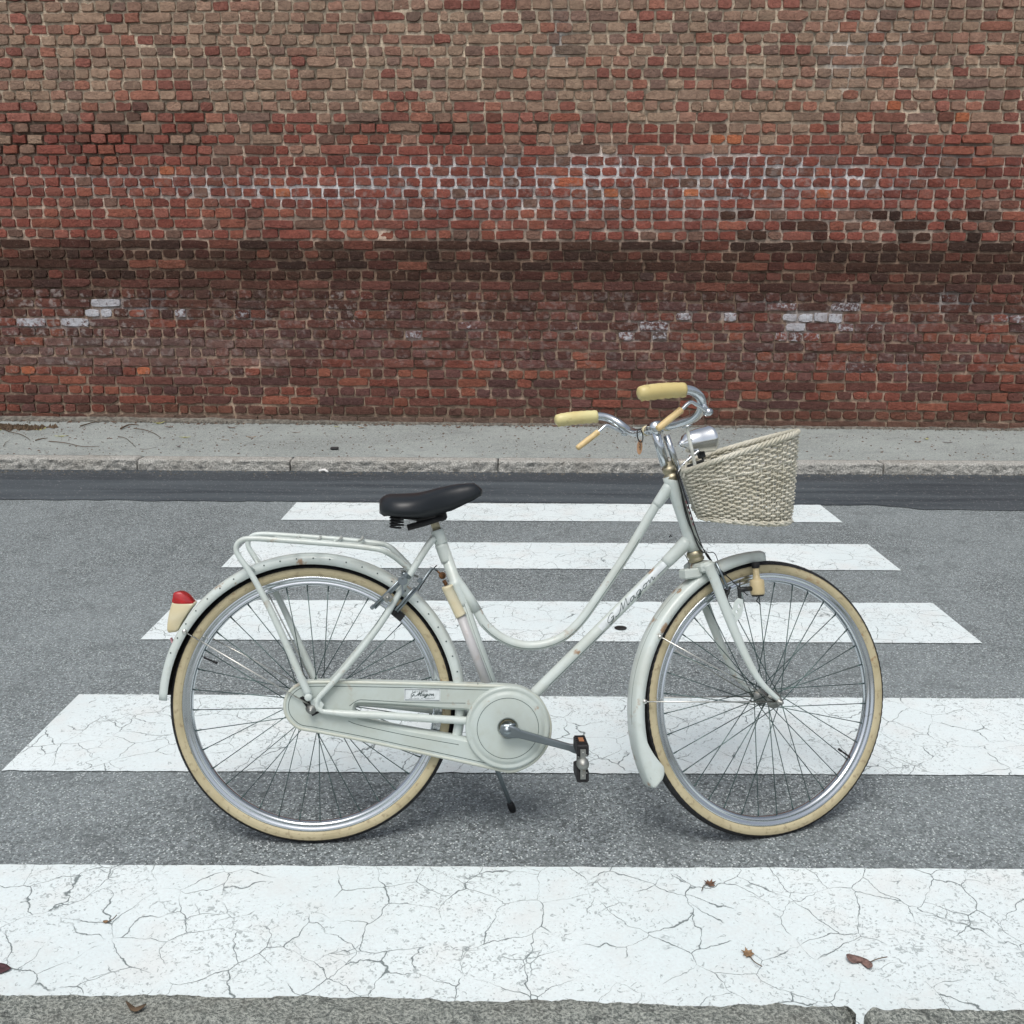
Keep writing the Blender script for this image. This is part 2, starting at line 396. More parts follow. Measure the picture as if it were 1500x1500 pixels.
# ------------------------------------------------------------------ ground
def sheet(name, x0, x1, y0f, y1f, z, mat, nx=160, jit=.0, ny=1):
    vs = []; fs = []
    for i in range(nx+1):
        x = x0+(x1-x0)*i/nx
        a = y0f(x)+jit*noise.noise(Vector((x*9, 3.1, z*99)))+jit*.5*noise.noise(Vector((x*31, 7.1, z*99)))
        b = y1f(x)+jit*noise.noise(Vector((x*9, 9.7, z*99)))+jit*.5*noise.noise(Vector((x*31, 17.1, z*99)))
        for j in range(ny+1): vs.append((x, a+(b-a)*j/ny, z))
    k = ny+1
    for i in range(nx):
        for j in range(ny): fs.append((i*k+j, (i+1)*k+j, (i+1)*k+j+1, i*k+j+1))
    m = MB(); m.add(vs, fs, False); return m.build(name, mat, fix=False)
road = MB(); road.add([(-400, -400, 0), (400, -400, 0), (400, 400, 0), (-400, 400, 0)], [(0, 1, 2, 3)], False)
tag(road.build('road', M['asphalt'], fix=False), kind='structure')
KH = .085
wy = lambda x: 9.06-.036*x                           # foot of the wall
ky = lambda x: 7.29-.006*x                           # kerb face
gy = lambda x: 6.315-.008*x + (-.12*max(0, min(1, (x-2.3)/.25)) if x > 2.3 else 0)
tag(sheet('gutter_strip', -14, 14, gy, lambda x: ky(x)+.02, .004, M['gutter'], 900, .022), kind='structure')
tag(sheet('pavement', -16, 16, lambda x: ky(x)+.135, lambda x: wy(x)+.25, KH-.004, M['pavement'], 60, 0), kind='structure')
tag(sheet('near_pavement', -16, 16, lambda x: -4.0, lambda x: 1.36, .094, M['pavement'], 40, 0), kind='structure')

# zebra crossing: five painted bars
bars = [(1.62, 2.281, -2.6, 2.9), (2.768, 3.322, -1.508, 2.4), (3.862, 4.362, -1.485, 1.885), (4.868, 5.358, -1.44, 1.93), (5.842, 6.295, -1.36, 1.945)]
blab = ['widest cracked white bar of the crossing, nearest the camera against the granite kerb',
        'white painted bar passing right under both bicycle wheels hubs', 'third white bar from the front, behind the middle of the bicycle',
        'white bar seen just below the saddle and carrier', 'narrowest white bar of the crossing, farthest off beside the dark gutter']
cross = empty('zebra_crossing', (0, 4, 0)); tag(cross, kind='structure')
for (y0, y1, x0, x1), lb in zip(bars, blab):
    vs = []; n = 220; fs = []
    for i in range(n+1):
        s_ = i/n; x = x0+(x1-x0)*s_
        a = y0+.004*noise.noise(Vector((x*20, y0, 0)))+.003*noise.noise(Vector((x*90, y0, 5)))
        b = y1+.004*noise.noise(Vector((x*20, y1, 2)))+.003*noise.noise(Vector((x*90, y1, 7)))
        vs += [(x, a, .004), (x, b, .004)]
    for i in range(n): fs.append((2*i, 2*i+2, 2*i+3, 2*i+1))
    m = MB(); m.add([Vector(v)-Vector((0, 4, 0)) for v in vs], fs, False)
    o = m.build('painted_bar', M['zebra'], cross, fix=False); o['label'] = lb

# kerbs of granite blocks
def kerb_block(name, x0, x1, yf, depth, z0, z1, mat, parent, face=-1, amp=.008, seed=0, top_amp=.002, endcut=0.0, ends=.004, res=.014, nt=6):
    """rough granite block; the hewn face looks along face*Y"""
    nx = max(8, int((x1-x0)/res)); nz = 8; prof = []
    for j in range(nz+1): prof.append((0, z0+(z1-z0-.008)*j/nz, 1))
    for j in range(nt+1): prof.append((.008+(depth-.008)*j/nt, z1, 0))
    prof.append((depth, z0, 0))
    vs = []; k = len(prof)
    for i in range(nx+1):
        x = x0+ends+(x1-x0-2*ends)*i/nx
        e = min(i, nx-i)/nx*(x1-x0); rd = max(0, .012-e)*.7
        for (d, z, isf) in prof:
            nn = noise.noise(Vector((x*26, z*30, seed)))*amp+noise.noise(Vector((x*70, z*75, seed+9)))*amp*.7
            sag = .012*noise.noise(Vector((x*1.4, seed, 3)))
            if isf: yy = yf(x)-face*(0)+face*(nn+sag)
            else: yy = yf(x)-face*d + face*((nn*.6+sag) if d < .02 else 0)
            zz = z+(noise.noise(Vector((x*9, d*30, seed+4)))*top_amp+noise.noise(Vector((x*40, d*60, seed+4)))*top_amp*.8+noise.noise(Vector((x*95, d*95, seed+4)))*top_amp*.5 if z > z1-.02 else 0)
            if endcut and not isf and d < .12 and z > z1-.02:
                t = max(0, (x-(x1-.10))/.10); zz -= endcut*t*t
            vs.append((x, yy+face*(-rd), zz-(rd if z > z1-.02 else 0)))
    fs = [(i*k+j, (i+1)*k+j, (i+1)*k+j+1, i*k+j+1) for i in range(nx) for j in range(k-1)]
    fs += [tuple(range(k-1, -1, -1)), tuple(range(nx*k, nx*k+k))]
    m = MB(); m.add(vs, fs, True); m.sm[-1] = m.sm[-2] = False
    return m.build(name, mat, parent)
fk = empty('kerb', (0, 7.3, 0)); tag(fk, kind='structure')
xs = [G(p, 676, .05).x for p in (207, 430, 730, 985, 1277)]
xs = [xs[0]-4.1, xs[0]-2.75, xs[0]-1.45] + xs + [xs[-1]+1.2, xs[-1]+2.45, xs[-1]+3.9]
sh = Vector((0, 7.3, 0))
for i in range(len(xs)-1):
    o = kerb_block('kerb_stone', xs[i], xs[i+1], lambda x: ky(x)-7.3, .14, -.02, KH+.002*((i*7) % 3-1), M['kerb'], fk, -1, .014, i*3.7)
nk = empty('kerb', (0, 1.5, 0)); tag(nk, kind='structure')
jx = G(1262, 1482, .1).x
_kp = [G(px, py, .1) for px, py in ((0,1453),(300,1456),(500,1459),(800,1461),(1000,1466),(1200,1470),(1500,1473))]
def nky(x): return float(np.interp(x, [p.x for p in _kp], [p.y for p in _kp]))-1.5+.007*noise.noise(Vector((x*5, 0, 0)))+.004*noise.noise(Vector((x*23, 4, 0)))
kerb_block('kerb_stone', jx-1.85, jx, nky, .33, -.02, .10, M['near_kerb'], nk, 1, .004, 31, .005, .05, res=.007, nt=34)
kerb_block('kerb_stone', jx+.004, jx+1.3, lambda x: nky(x)-.012, .33, -.02, .104, M['near_kerb'], nk, 1, .004, 41, .005, res=.007, nt=34)
kerb_block('kerb_stone', jx-3.1, jx-1.85, nky, .33, -.02, .10, M['near_kerb'], nk, 1, .007, 51, .004)

# ------------------------------------------------------------------ the brick wall
def wall_y(x): return wy(x)
def row_z(k): return .193+(k-1)*.0845 if k <= 18 else .193+17*.0845+(k-18)*.0862
def wpx(x, z):                                          # where a wall point shows in the photograph (used only to read colours off it)
    d = Vector((x, wall_y(x), z))-CPOS; q = d.dot(FW); return 750+FPX*d.dot(RI)/q, 750-FPX*d.dot(UP)/q
def lerp(a, b, t): return tuple(x+(y-x)*t for x, y in zip(a, b))
def fbm(x, z, s, seed): return noise.fractal(Vector((x*s, z*s, seed)), 1.0, 2.0, 3)
def srgb(r, g, b): return tuple((c/255/12.92 if c/255 <= .04045 else ((c/255+.055)/1.055)**2.4) for c in (r, g, b))
TOP = [srgb(168,144,122), srgb(164,134,114), srgb(156,124,106), srgb(152,128,110), srgb(162,122,104), srgb(138,112,100), srgb(168,142,120), srgb(160,134,114)]
TOPR = [srgb(160,100,86), srgb(166,110,90), srgb(148,92,80)]
MID = [srgb(154,84,70), srgb(146,78,64), srgb(158,92,72), srgb(136,76,66), srgb(150,90,76)]
MIDG = [srgb(136,104,90), srgb(120,92,80), srgb(134,86,72)]
DARK = [srgb(78,52,42), srgb(90,54,46), srgb(70,50,43), srgb(84,58,47)]
LOW = [srgb(114,72,64), srgb(122,76,66), srgb(104,68,62), srgb(116,78,74), srgb(100,70,68)]
LOWO = [srgb(142,80,64), srgb(134,74,60), srgb(146,86,66)]
WHITE = [(170,446,22,1),(220,446,26,1),(145,460,12,1),(200,458,14,.5),(75,458,20,.4),(270,461,14,.8),(360,461,16,.7),(385,462,12,.5),(15,474,20,.55),(60,474,22,.85),(95,474,22,.9),
 (1375,430,18,.9),(1400,432,14,.6),(1385,445,24,.95),(1424,447,22,.85),(1165,461,12,1),(1190,461,16,1),(1224,461,12,.95),(1175,475,24,1),(1225,477,24,.75),(1282,474,24,.6),(1355,473,20,.6),
 (1155,490,12,.75),(1182,492,12,.7),(1105,535,20,.7),(1245,539,24,.65),(1332,538,24,.65),(940,478,24,.8),(965,478,20,.75),(925,492,12,.8),(965,493,14,.75),(1010,462,14,.85),(1060,461,12,.85),
 (695,478,16,.6),(610,492,12,.75),(1465,463,14,.7),(1485,463,12,.7),(1130,446,26,.7),(1245,446,24,.75),(1380,460,12,.5),(1285,491,14,.4),(1330,491,12,.4),(205,462,12,.5),(820,492,18,.3),(230,432,14,.4),(540,478,12,.3)]
ORANGE = [(1313,160,12),(1343,160,12),(1065,197,26),(252,250,16),(420,283,16),(150,249,14),(740,233,14),(625,230,10),(1018,284,20),(895,284,16),(828,267,12),(1358,260,14),(1345,286,12),(1215,277,14),(40,104,10),(1237,145,14),(1314,246,12),(216,546,14),(1425,178,26),(740,100,10),(490,68,10),(50,536,20),(500,150,10)]
BLACKB = [(128,250,10),(147,152,10),(197,152,12),(614,20,14),(375,430,14),(745,420,22),(617,115,10),(980,315,10),(367,315,8),(1290,345,12),(955,405,14),(840,70,8)]
def brick_tint(x, z, rnd):
    px, py = wpx(x, z); f = fbm(x, z, .9, 3.3); g = fbm(x, z, 2.6, 8.1)
    py2 = py+g*16+f*18
    if py2 < 180:
        pr = .13+.35*max(0, min(1, (py2-120)/90))+(.12 if px < 250 else 0)
        c = rnd.choice(TOPR) if rnd.random() < pr else rnd.choice(TOP)
    elif py < 352+g*8:
        pr = .82 if py > 190 else .6
        c = rnd.choice(MID) if rnd.random() < pr else rnd.choice(MIDG)
        if py < 230 and rnd.random() < .25: c = rnd.choice(TOP)
        if px > 1050 and py > 300 and rnd.random() < .5: c = rnd.choice(MIDG+DARK)
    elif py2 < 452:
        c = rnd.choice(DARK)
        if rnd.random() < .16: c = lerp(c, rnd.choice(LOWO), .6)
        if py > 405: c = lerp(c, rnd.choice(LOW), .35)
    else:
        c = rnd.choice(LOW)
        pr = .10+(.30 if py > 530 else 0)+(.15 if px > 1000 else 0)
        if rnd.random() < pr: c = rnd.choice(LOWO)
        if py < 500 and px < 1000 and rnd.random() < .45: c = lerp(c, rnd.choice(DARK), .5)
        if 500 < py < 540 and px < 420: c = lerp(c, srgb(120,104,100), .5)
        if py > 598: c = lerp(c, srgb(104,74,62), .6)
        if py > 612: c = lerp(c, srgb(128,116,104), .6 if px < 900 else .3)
    white = 0.0
    for (a, b, w, s_) in WHITE:
        if abs(px-a) < w*.55+4 and abs(py-b) < 6.5: white = max(white, s_)
    for (a, b, w) in ORANGE:
        if abs(px-a) < w*.6 and abs(py-b) < 7.5: c = lerp(srgb(192,112,66), srgb(182,98,62), rnd.random())
    for (a, b, w) in BLACKB:
        if abs(px-a) < w*.7 and abs(py-b) < 7.5: c = lerp(c, srgb(72,64,62), .65)
    if 432 < py < 500 and white == 0 and rnd.random() < .11: white = rnd.uniform(.3, .6)
    if 215 < py < 300 and white == 0 and rnd.random() < .10*min(1, efflo(px, py)): white = rnd.uniform(.3, .5)
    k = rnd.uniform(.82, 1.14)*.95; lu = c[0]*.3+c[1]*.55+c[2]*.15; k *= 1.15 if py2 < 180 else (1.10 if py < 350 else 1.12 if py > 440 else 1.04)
    c = tuple((v*.81+lu*.19)*k*w_ for v, w_ in zip(c, (1.07, .985, .925)))
    efl = max(0.0, min(1.0, efflo(px, py)))
    haze = .42*efl + (.65 if 425 < py < 530 and f > -.05 and px < 560 else .3 if 425 < py < 545 else 0)
    return c, white, haze
def efflo(px, py):
    v = 0.0
    for (a, b, sx, sy, s_) in ((330,272,120,18,.8),(450,285,60,12,.9),(600,255,90,22,.8),(760,262,130,26,1.05),(900,245,80,20,.9),(1120,245,120,22,1.0),(1230,270,110,20,.95),(1060,280,70,16,.7),(700,285,300,30,.35),(1000,300,400,40,.25),(160,265,120,20,.3),(1380,235,90,20,.45),(530,285,60,14,.6),(1290,60,60,60,.25),(1230,90,20,40,.4),(820,55,14,40,.5)):
        v += s_*math.exp(-((px-a)/sx)**2-((py-b)/sy)**2)
    return v
def mortar_tint(x, z):
    px, py = wpx(x, z); f = fbm(x, z, 2.0, 21.0); g = fbm(x, z, 9.0, 5.0)
    top = srgb(198,188,170); mid = srgb(190,174,160); dk = srgb(140,122,108); low = srgb(166,148,134)
    if py < 150: c = top
    elif py < 230: c = lerp(top, mid, (py-150)/80)
    elif py < 345: c = mid
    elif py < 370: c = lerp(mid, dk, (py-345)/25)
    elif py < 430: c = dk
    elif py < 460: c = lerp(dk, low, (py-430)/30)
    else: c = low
    if py > 585: c = lerp(c, srgb(160,146,130), .6)
    c = tuple(v*(1+.45*f+.4*g)*w_ for v, w_ in zip(c, (1.06, .99, .94)))
    e = efflo(px, py)*(1.0+.7*g)
    c = lerp(c, srgb(240,237,236), max(0, min(1, e)))
    for (a, b_, w, s_) in WHITE:
        if abs(px-a) < w*.9 and abs(py-b_) < 9: c = lerp(c, srgb(190,190,192), .45*s_)
    dj = dark_joint(px, py)
    if dj > 0: c = lerp(c, srgb(52,44,40), .55*min(1, dj))  # shadow of the deep open joints also put into the mortar colour
    return c
def dark_joint(px, py):
    v = math.exp(-((px-120)/190)**2-((py-205)/36)**2) + .7*math.exp(-((px-640)/160)**2-((py-190)/16)**2)+.5*math.exp(-((px-1400)/120)**2-((py-222)/14)**2)
    return v*(1.0+.5*math.sin(px*.05))

WX0, WX1, WZ1 = -8.0, 8.0, 4.55
wall = empty('brick_wall', (0, 9.06, 0))
tag(wall, 'long old red brick wall with white salt stains, running behind the whole pavement', 'wall')
wofs = Vector((0, 9.06, 0))
# mortar body: a block with an uneven, recessed front
step = .017; nx = int((WX1-WX0)/step); nz = int(WZ1/step)
gx = np.linspace(WX0, WX1, nx+1); gz = np.linspace(-.05, WZ1, nz+1)
verts = np.zeros(((nx+1)*(nz+1), 3)); tint = np.ones(((nx+1)*(nz+1), 4), dtype=np.float32)
q = 0
for i, x in enumerate(gx):
    yy0 = wall_y(x)-9.06
    for j, z in enumerate(gz):
        px, py = wpx(x, z)
        d = .019+.011*noise.noise(Vector((x*5, z*6, 1)))+.011*noise.noise(Vector((x*33, z*33, 2)))+.022*max(0, dark_joint(px, py))
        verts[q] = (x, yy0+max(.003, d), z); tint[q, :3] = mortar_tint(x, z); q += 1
I = np.arange(nx)[:, None]*(nz+1)+np.arange(nz)[None, :]; I = I.ravel()
faces = np.stack([I, I+nz+1, I+nz+2, I+1], 1)
me = bpy.data.meshes.new('mortar'); nv = len(verts); back = nv
bv = [(WX0, .45-.036*WX0, -.05), (WX1, .45-.036*WX1, -.05), (WX1, .45-.036*WX1, WZ1), (WX0, .45-.036*WX0, WZ1)]
c00, c10, c11, c01 = 0, nx*(nz+1), nx*(nz+1)+nz, nz
fl = faces.tolist()
fl += [[back+1, back, back+3, back+2],
       list(range(c00, c01+1)) + [back+3, back],
       [back+1, back+2] + list(range(c11, c10-1, -1)),
       [c01+i*(nz+1) for i in range(nx+1)] + [back+2, back+3],
       [back, back+1] + [i*(nz+1) for i in range(nx, -1, -1)]]
me.from_pydata(verts.tolist()+bv, [], fl)
at = me.color_attributes.new('tint', 'FLOAT_COLOR', 'POINT')
tt = np.concatenate([tint, np.tile(np.array([.25, .22, .2, 1], dtype=np.float32), (4, 1))]); at.data.foreach_set('color', tt.ravel())
me.polygons.foreach_set('use_smooth', [True]*len(faces)+[False]*5)
me.materials.append(M['mortar']); mo = bpy.data.objects.new('mortar', me); COL.objects.link(mo); mo.parent = wall

def rowtype(k):
    if k <= 18: return 'S' if k % 2 == 0 else 'H'
    return {27: 'M', 30: 'M', 19: 'H', 20: 'M', 24: 'H', 28: 'H'}.get(k, 'H')
bricks = []
for k in range(-1, 53):
    rnd = random.Random(100+k); z = row_z(k)
    if z > WZ1-.04: break
    x = WX0-rnd.uniform(0, .1)+.01; typ = rowtype(k)
    while x < WX1:
        if typ == 'S': st = rnd.random() > .07
        elif typ == 'M': st = rnd.random() < .38
        else: st = rnd.random() < (.055 if k > 18 else .02)
        w = rnd.gauss(.262, .008) if st else rnd.gauss(.134 if k < 19 else .139, .009)
        if rnd.random() < .03: w *= rnd.uniform(.6, .85)
        jt = rnd.uniform(.006, .016) if typ == 'S' else rnd.uniform(.007, .018)
        if k >= 19: jt += .002
        x0, x1 = max(x+jt/2, WX0), min(x+w-jt/2, WX1)
        if x1-x0 > .04:
            h = rnd.gauss(.0665, .003)+(.0015 if k > 18 else 0)
            bricks.append((k, x0, x1, z+rnd.gauss(0, .0022)+.006*noise.noise(Vector((x*.7, k*.9, 0))), h, rnd.random()))
        x += w
def brick_geo(b):
    k, x0, x1, z, h, sd = b; rnd = random.Random(int(sd*1e7))
    cx = (x0+x1)/2; w = x1-x0; hw = w/2; hh = h/2; y0 = wall_y(cx)-9.06
    proud = rnd.gauss(0, .0035); tilt = rnd.gauss(0, .02); rot = rnd.gauss(0, .012)
    ncol = 4 if w > .19 else 3
    per = []
    cr = rnd.uniform(.0015, .009)
    for i in range(ncol+1): per.append((-hw+w*i/ncol, -hh))
    per.append((hw, 0.0)) 
    for i in range(ncol, -1, -1): per.append((-hw+w*i/ncol, hh))
    per.append((-hw, 0.0))
    n = len(per); rg = [[], [], [], []]
    chip = rnd.random() < .22; cc = rnd.randrange(n)
    corners = (0, ncol, ncol+2, 2*ncol+2)
    for i, (a, c) in enumerate(per):
        ja = rnd.gauss(0, .0022); jc = rnd.gauss(0, .0021)
        if i in corners: a *= 1-cr*.75/hw; c *= 1-cr*.55/hh
        else: c *= 1.0+(0.03 if abs(c) > .01 else 0)
        if chip and i == cc: a *= .86; c *= .72
        a += ja; c += jc
        a, c = a*cos(rot)-c*sin(rot), a*sin(rot)+c*cos(rot)
        for r, (sa, dy) in enumerate(((0, .034), (0, .009), (.0014, .0025), (.0042, .0003))):
            L = max(.001, sqrt(a*a+c*c)); aa = a-math.copysign(min(abs(a), sa), a) if abs(a) > hw*.8 else a
            c2 = c-math.copysign(min(abs(c), sa*.9), c) if abs(c) > hh*.4 else c
            rg[r].append((cx+aa, y0-.036*aa-proud+dy+tilt*aa*.3+(rnd.gauss(0, .0013) if r > 1 else 0), z+c2))
    vs = [v for r in rg for v in r]; fs = []
    for r in range(3):
        for i in range(n): j = (i+1) % n; fs.append((r*n+i, r*n+j, (r+1)*n+j, (r+1)*n+i))
    b0 = 3*n; vs.append((cx+rnd.uniform(-.2, .2)*hw, y0-proud-rnd.uniform(0, .003), z+rnd.uniform(-.2, .2)*hh))
    fs += [(b0+i, b0+(i+1) % n, 4*n) for i in range(n)]
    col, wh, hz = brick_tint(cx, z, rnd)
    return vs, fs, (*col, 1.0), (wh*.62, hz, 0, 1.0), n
def brick_mesh(name, items):
    V = []; F = []; C = []; W_ = []
    for it in items:
        vs, fs, c, w, n = brick_geo(it); b = len(V); V += vs; F += [[b+i for i in f] for f in fs]; C += list(c)*len(vs); W_ += list(w)*len(vs)
    me = bpy.data.meshes.new(name); me.from_pydata(V, [], F)
    a = me.color_attributes.new('tint', 'FLOAT_COLOR', 'POINT'); a.data.foreach_set('color', C)
    a = me.color_attributes.new('wear', 'FLOAT_COLOR', 'POINT'); a.data.foreach_set('color', W_)
    me.materials.append(M['brick']); me.polygons.foreach_set('use_smooth', [False]*len(F))
    o = bpy.data.objects.new(name, me); COL.objects.link(o); o.parent = wall; return o
# the 300 that show largest are parts of their own, the others one joined part
def shown(b):
    px0, py0 = wpx(b[1], b[3]-b[4]/2); px1, py1 = wpx(b[2], b[3]+b[4]/2)
    if px0 < 2 or px1 > 1498 or py1 < 2 or py0 > 610: return 0
    if 810 < (px0+px1)/2 < 1180 and py0 > 560: return 0
    return abs(px1-px0)*abs(py1-py0)
order = sorted(bricks, key=shown, reverse=True)
for b in order[:300]: brick_mesh('brick', [b])
tag(brick_mesh('brickwork', order[300:]), kind='stuff')
# ------------------------------------------------------------------ the bicycle
PSI, LAM, PHI, RAKE = .0414, .1775, .3012, radians(17.325)
WR = .3647                                             # wheel radius over the tyre
fwd = Vector((cos(PSI), sin(PSI), 0)); side = Vector((sin(PSI), -cos(PSI), 0))
bup = (Vector((0, 0, 1))*cos(LAM) - side*sin(LAM)).normalized(); lat = fwd.cross(bup)
BO = Vector((-.5076, 2.3973, 0))
def frame_matrix(X, Yn, Z, O): return Matrix(((X.x, -Yn.x, Z.x, O.x), (X.y, -Yn.y, Z.y, O.y), (X.z, -Yn.z, Z.z, O.z), (0, 0, 0, 1)))
BM = frame_matrix(fwd, lat, bup, BO)
def on_plane(px, py, t, O, X, L, Z):
    d = ray(px, py); s_ = (O+L*t-CPOS).dot(L)/d.dot(L); P_ = CPOS+d*s_-O
    return Vector((P_.dot(X), -t, P_.dot(Z)))
def P(px, py, t=0.0): return on_plane(px, py, t, BO, fwd, lat, bup)     # bicycle's own axes: x forward, -y to its right side, z up
ax = bup*cos(RAKE)-fwd*sin(RAKE)
la = Matrix.Rotation(PHI, 3, ax) @ lat
if la.dot(Vector((1, 0, 0))) < lat.dot(Vector((1, 0, 0))): la = Matrix.Rotation(-PHI, 3, ax) @ lat
su = ax.cross(la); su = su if su.dot(fwd) > 0 else -su
S0 = BM @ Vector((.99141, 0, .74672))
def Q(px, py, t=0.0): return on_plane(px, py, t, S0, su, la, ax)        # steered axes: x forward, z along the head tube
SM = BM.inverted() @ frame_matrix(su, la, ax, S0)                        # steered axes inside the bicycle's
V = lambda x, t, z: Vector((x, -t, z))

bike = empty('bicycle'); bike.matrix_world = BM
tag(bike, 'pale mint-white vintage city bicycle with wicker basket and black saddle parked on the crossing', 'bicycle')
def part(mb, name, mat, parent=None, steer=False, M_=None):
    o = mb.build(name, mat, parent or bike)
    if parent is None: o.matrix_local = SM @ M_ if (steer and M_ is not None) else (SM if steer else (M_ if M_ is not None else Matrix.Identity(4)))
    elif M_ is not None: o.matrix_local = M_
    return o
mir = lambda pts: [Vector((p.x, -p.y, p.z)) for p in pts]

# ---- wheels
def wheel(name, M_, steer, valve_ang, phase):
    m = MB(); pr = [(.3345,-.0135),(.332,-.0148),(.3255,-.0145),(.3235,-.0118),(.3185,-.0120),(.3165,-.0138),(.3135,-.0125),(.3095,-.0075),(.3080,0),(.3095,.0075),(.3135,.0125),(.3165,.0138),(.3185,.0120),(.3235,.0118),(.3255,.0145),(.332,.0148),(.3345,.0135),(.326,.0105),(.326,-.0105)]
    m.lathe([(r, h) for r, h in pr], 160, closed=True)
    w = part(m, name, M['chrome'], steer=steer, M_=M_)
    c = WR-.0185
    t = MB(); arc = [(c+.0185*cos(a)*(1 if cos(a) > 0 else 1.05), .0178*sin(a)) for a in np.linspace(radians(38), radians(322), 26)]
    t.lathe(arc, 160, closed=True)
    for s_ in (-1, 1):                                  # moulded line on the sidewall
        for rr in (c-.006, c+.0075):
            hh = sqrt(max(0, 1-((rr-c)/.0185)**2))*.0178*s_; t.lathe([(rr+.0008, hh), (rr, hh+.0007*s_), (rr-.0008, hh)], 120)
    part(t, 'tyre', M['tan'], w)
    t = MB(); n = 330; vs = []; K = 11
    for i in range(n):
        an = 2*pi*i/n
        for k in range(K):
            a = radians(-60+120*k/(K-1)); lug = (.0011 if i % 3 else -.0008) if k in (0, 1, 9, 10) else (0 if (i+k) % 3 else -.0009)
            r = c+(.0197+lug)*cos(a) if 0 < k < K-1 else c+.0187*cos(a); h = (.0192+lug)*sin(a)
            vs.append((cos(an)*r, h, sin(an)*r))
    t.add(vs, [(i*K+k, i*K+k+1, ((i+1) % n)*K+k+1, ((i+1) % n)*K+k) for i in range(n) for k in range(K-1)], False)
    part(t, 'tread', M['black'], w)
    h = MB(); h.lathe([(.005,-.062),(.007,-.062),(.007,-.05),(.016,-.046),(.016,-.036),(.022,-.034),(.022,-.030),(.013,-.026),(.012,0),(.013,.026),(.022,.030),(.022,.034),(.016,.036),(.016,.046),(.007,.05),(.007,.062),(.005,.062)], 28)
    part(h, 'hub', M['dull'], w)
    v = MB(); d = Vector((cos(valve_ang), 0, sin(valve_ang))); v.tube([d*.306, d*.292, d*.276], [.0028, .0026, .0022], 8); v.tube([d*.279, d*.268], .0034, 8)
    part(v, 'valve', M['black'], w)
    meshes = {}
    for i in range(36):
        sd_ = 1 if i % 2 else -1; dr = 1 if (i//2) % 2 else -1; ang = 2*pi*i/36+phase
        key = (sd_, dr)
        if key not in meshes:
            s_ = MB(); hub_a = dr*radians(62)
            a = Vector((cos(hub_a)*.020, -sd_*.033, sin(hub_a)*.020)); b = Vector((.3085, -sd_*.002, 0))
            s_.tube([a, b], .00125, 6); s_.tube([b+(a-b).normalized()*.014, b], [.0018, .0022], 6)
            o = part(s_, 'spoke', M['spoke'], w); meshes[key] = o
        else:
            o = meshes[key].copy(); COL.objects.link(o); o.parent = w
        o.matrix_local = Matrix.Rotation(-ang, 4, 'Y')
    return w
RC = Vector((-.001, 0, WR)); FC = Vector((.0805, 0, -.431))
wheel('rear_wheel', Matrix.Translation(RC), False, radians(156), .04)
wheel('front_wheel', Matrix.Translation(FC), True, radians(-52), .11)

# ---- mudguards
def fender(name, C, a0, a1, steer, ro=.3925, hw=.031, skirt=.0260, mat=None, n=70, flare=None, grow=0.0):
    m = MB(); rings = []; inner = []; th = .0012; ro_ = ro
    for i in range(n+1):
        a = a0+(a1-a0)*i/n; f = flare(i/n) if flare else 1.0
        d = Vector((cos(a), 0, sin(a))); ro = ro_+grow*(1-i/n)**2.2
        prof = [(-1, -skirt), (-1.0, -skirt*.55), (-.93, -.0068), (-.75, -.0030), (-.4, -.0006), (0, .0008), (.4, -.0006), (.75, -.0030), (.93, -.0068), (1.0, -skirt*.55), (1, -skirt)]
        rings.append([C+d*(ro+r*f)+Vector((0, y*hw, 0)) for (y, r) in prof])
        inner.append([C+d*(ro+r*f-(th if abs(y) < .95 else 0))+Vector((0, y*(hw-th), 0)) for (y, r) in prof])
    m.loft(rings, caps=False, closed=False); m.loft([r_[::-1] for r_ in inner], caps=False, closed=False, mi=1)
    q_ = len(prof); b0 = 0; b1 = (n+1)*q_
    for i in range(n):
        for e_ in (0, q_-1):
            m.f.append([b0+i*q_+e_, b0+(i+1)*q_+e_, b1+(i+1)*q_+q_-1-e_, b1+i*q_+q_-1-e_]); m.sm.append(False); m.mi.append(0)
    for i in (0, n):
        for e_ in range(q_-1):
            m.f.append([b0+i*q_+e_, b0+i*q_+e_+1, b1+i*q_+q_-2-e_, b1+i*q_+q_-1-e_]); m.sm.append(False); m.mi.append(0)
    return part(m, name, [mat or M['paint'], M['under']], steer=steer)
def ang_of(p, C): return atan2(p.z-C.z, p.x-C.x)
ra0 = ang_of(P(240, 1022, .0), RC); ra0 = ra0 if ra0 > 0 else ra0+2*pi
rf = fender('rear_mudguard', RC, ra0, -radians(17), False)
fa0 = ang_of(Q(944, 1146, .02), FC); fa0 = fa0 if fa0 > 0 else fa0+2*pi
fa1 = ang_of(Q(1112, 808, 0), FC)
ff = fender('front_mudguard', FC, fa0, fa1, True, grow=.015)
def stripes(parent, C, a0, a1, hs, ro=.3925, n=60):
    m = MB()
    for h in hs:
        rr = ro-.0004 if abs(h) < .022 else ro-.004
        gr = lambda a: .015*max(0, (a-fa1)/(fa0-fa1))**2.2
        pts = [C+Vector((cos(a)*(rr+gr(a)), -h, sin(a)*(rr+gr(a)))) for a in [a0+(a1-a0)*i/n for i in range(n+1)]]
        m.tube(pts, .0007, 4)
    return part(m, 'pinstripe', M['pinstripe'], parent)
stripes(ff, FC, fa0-.04, radians(112), (.008, .0235)); 
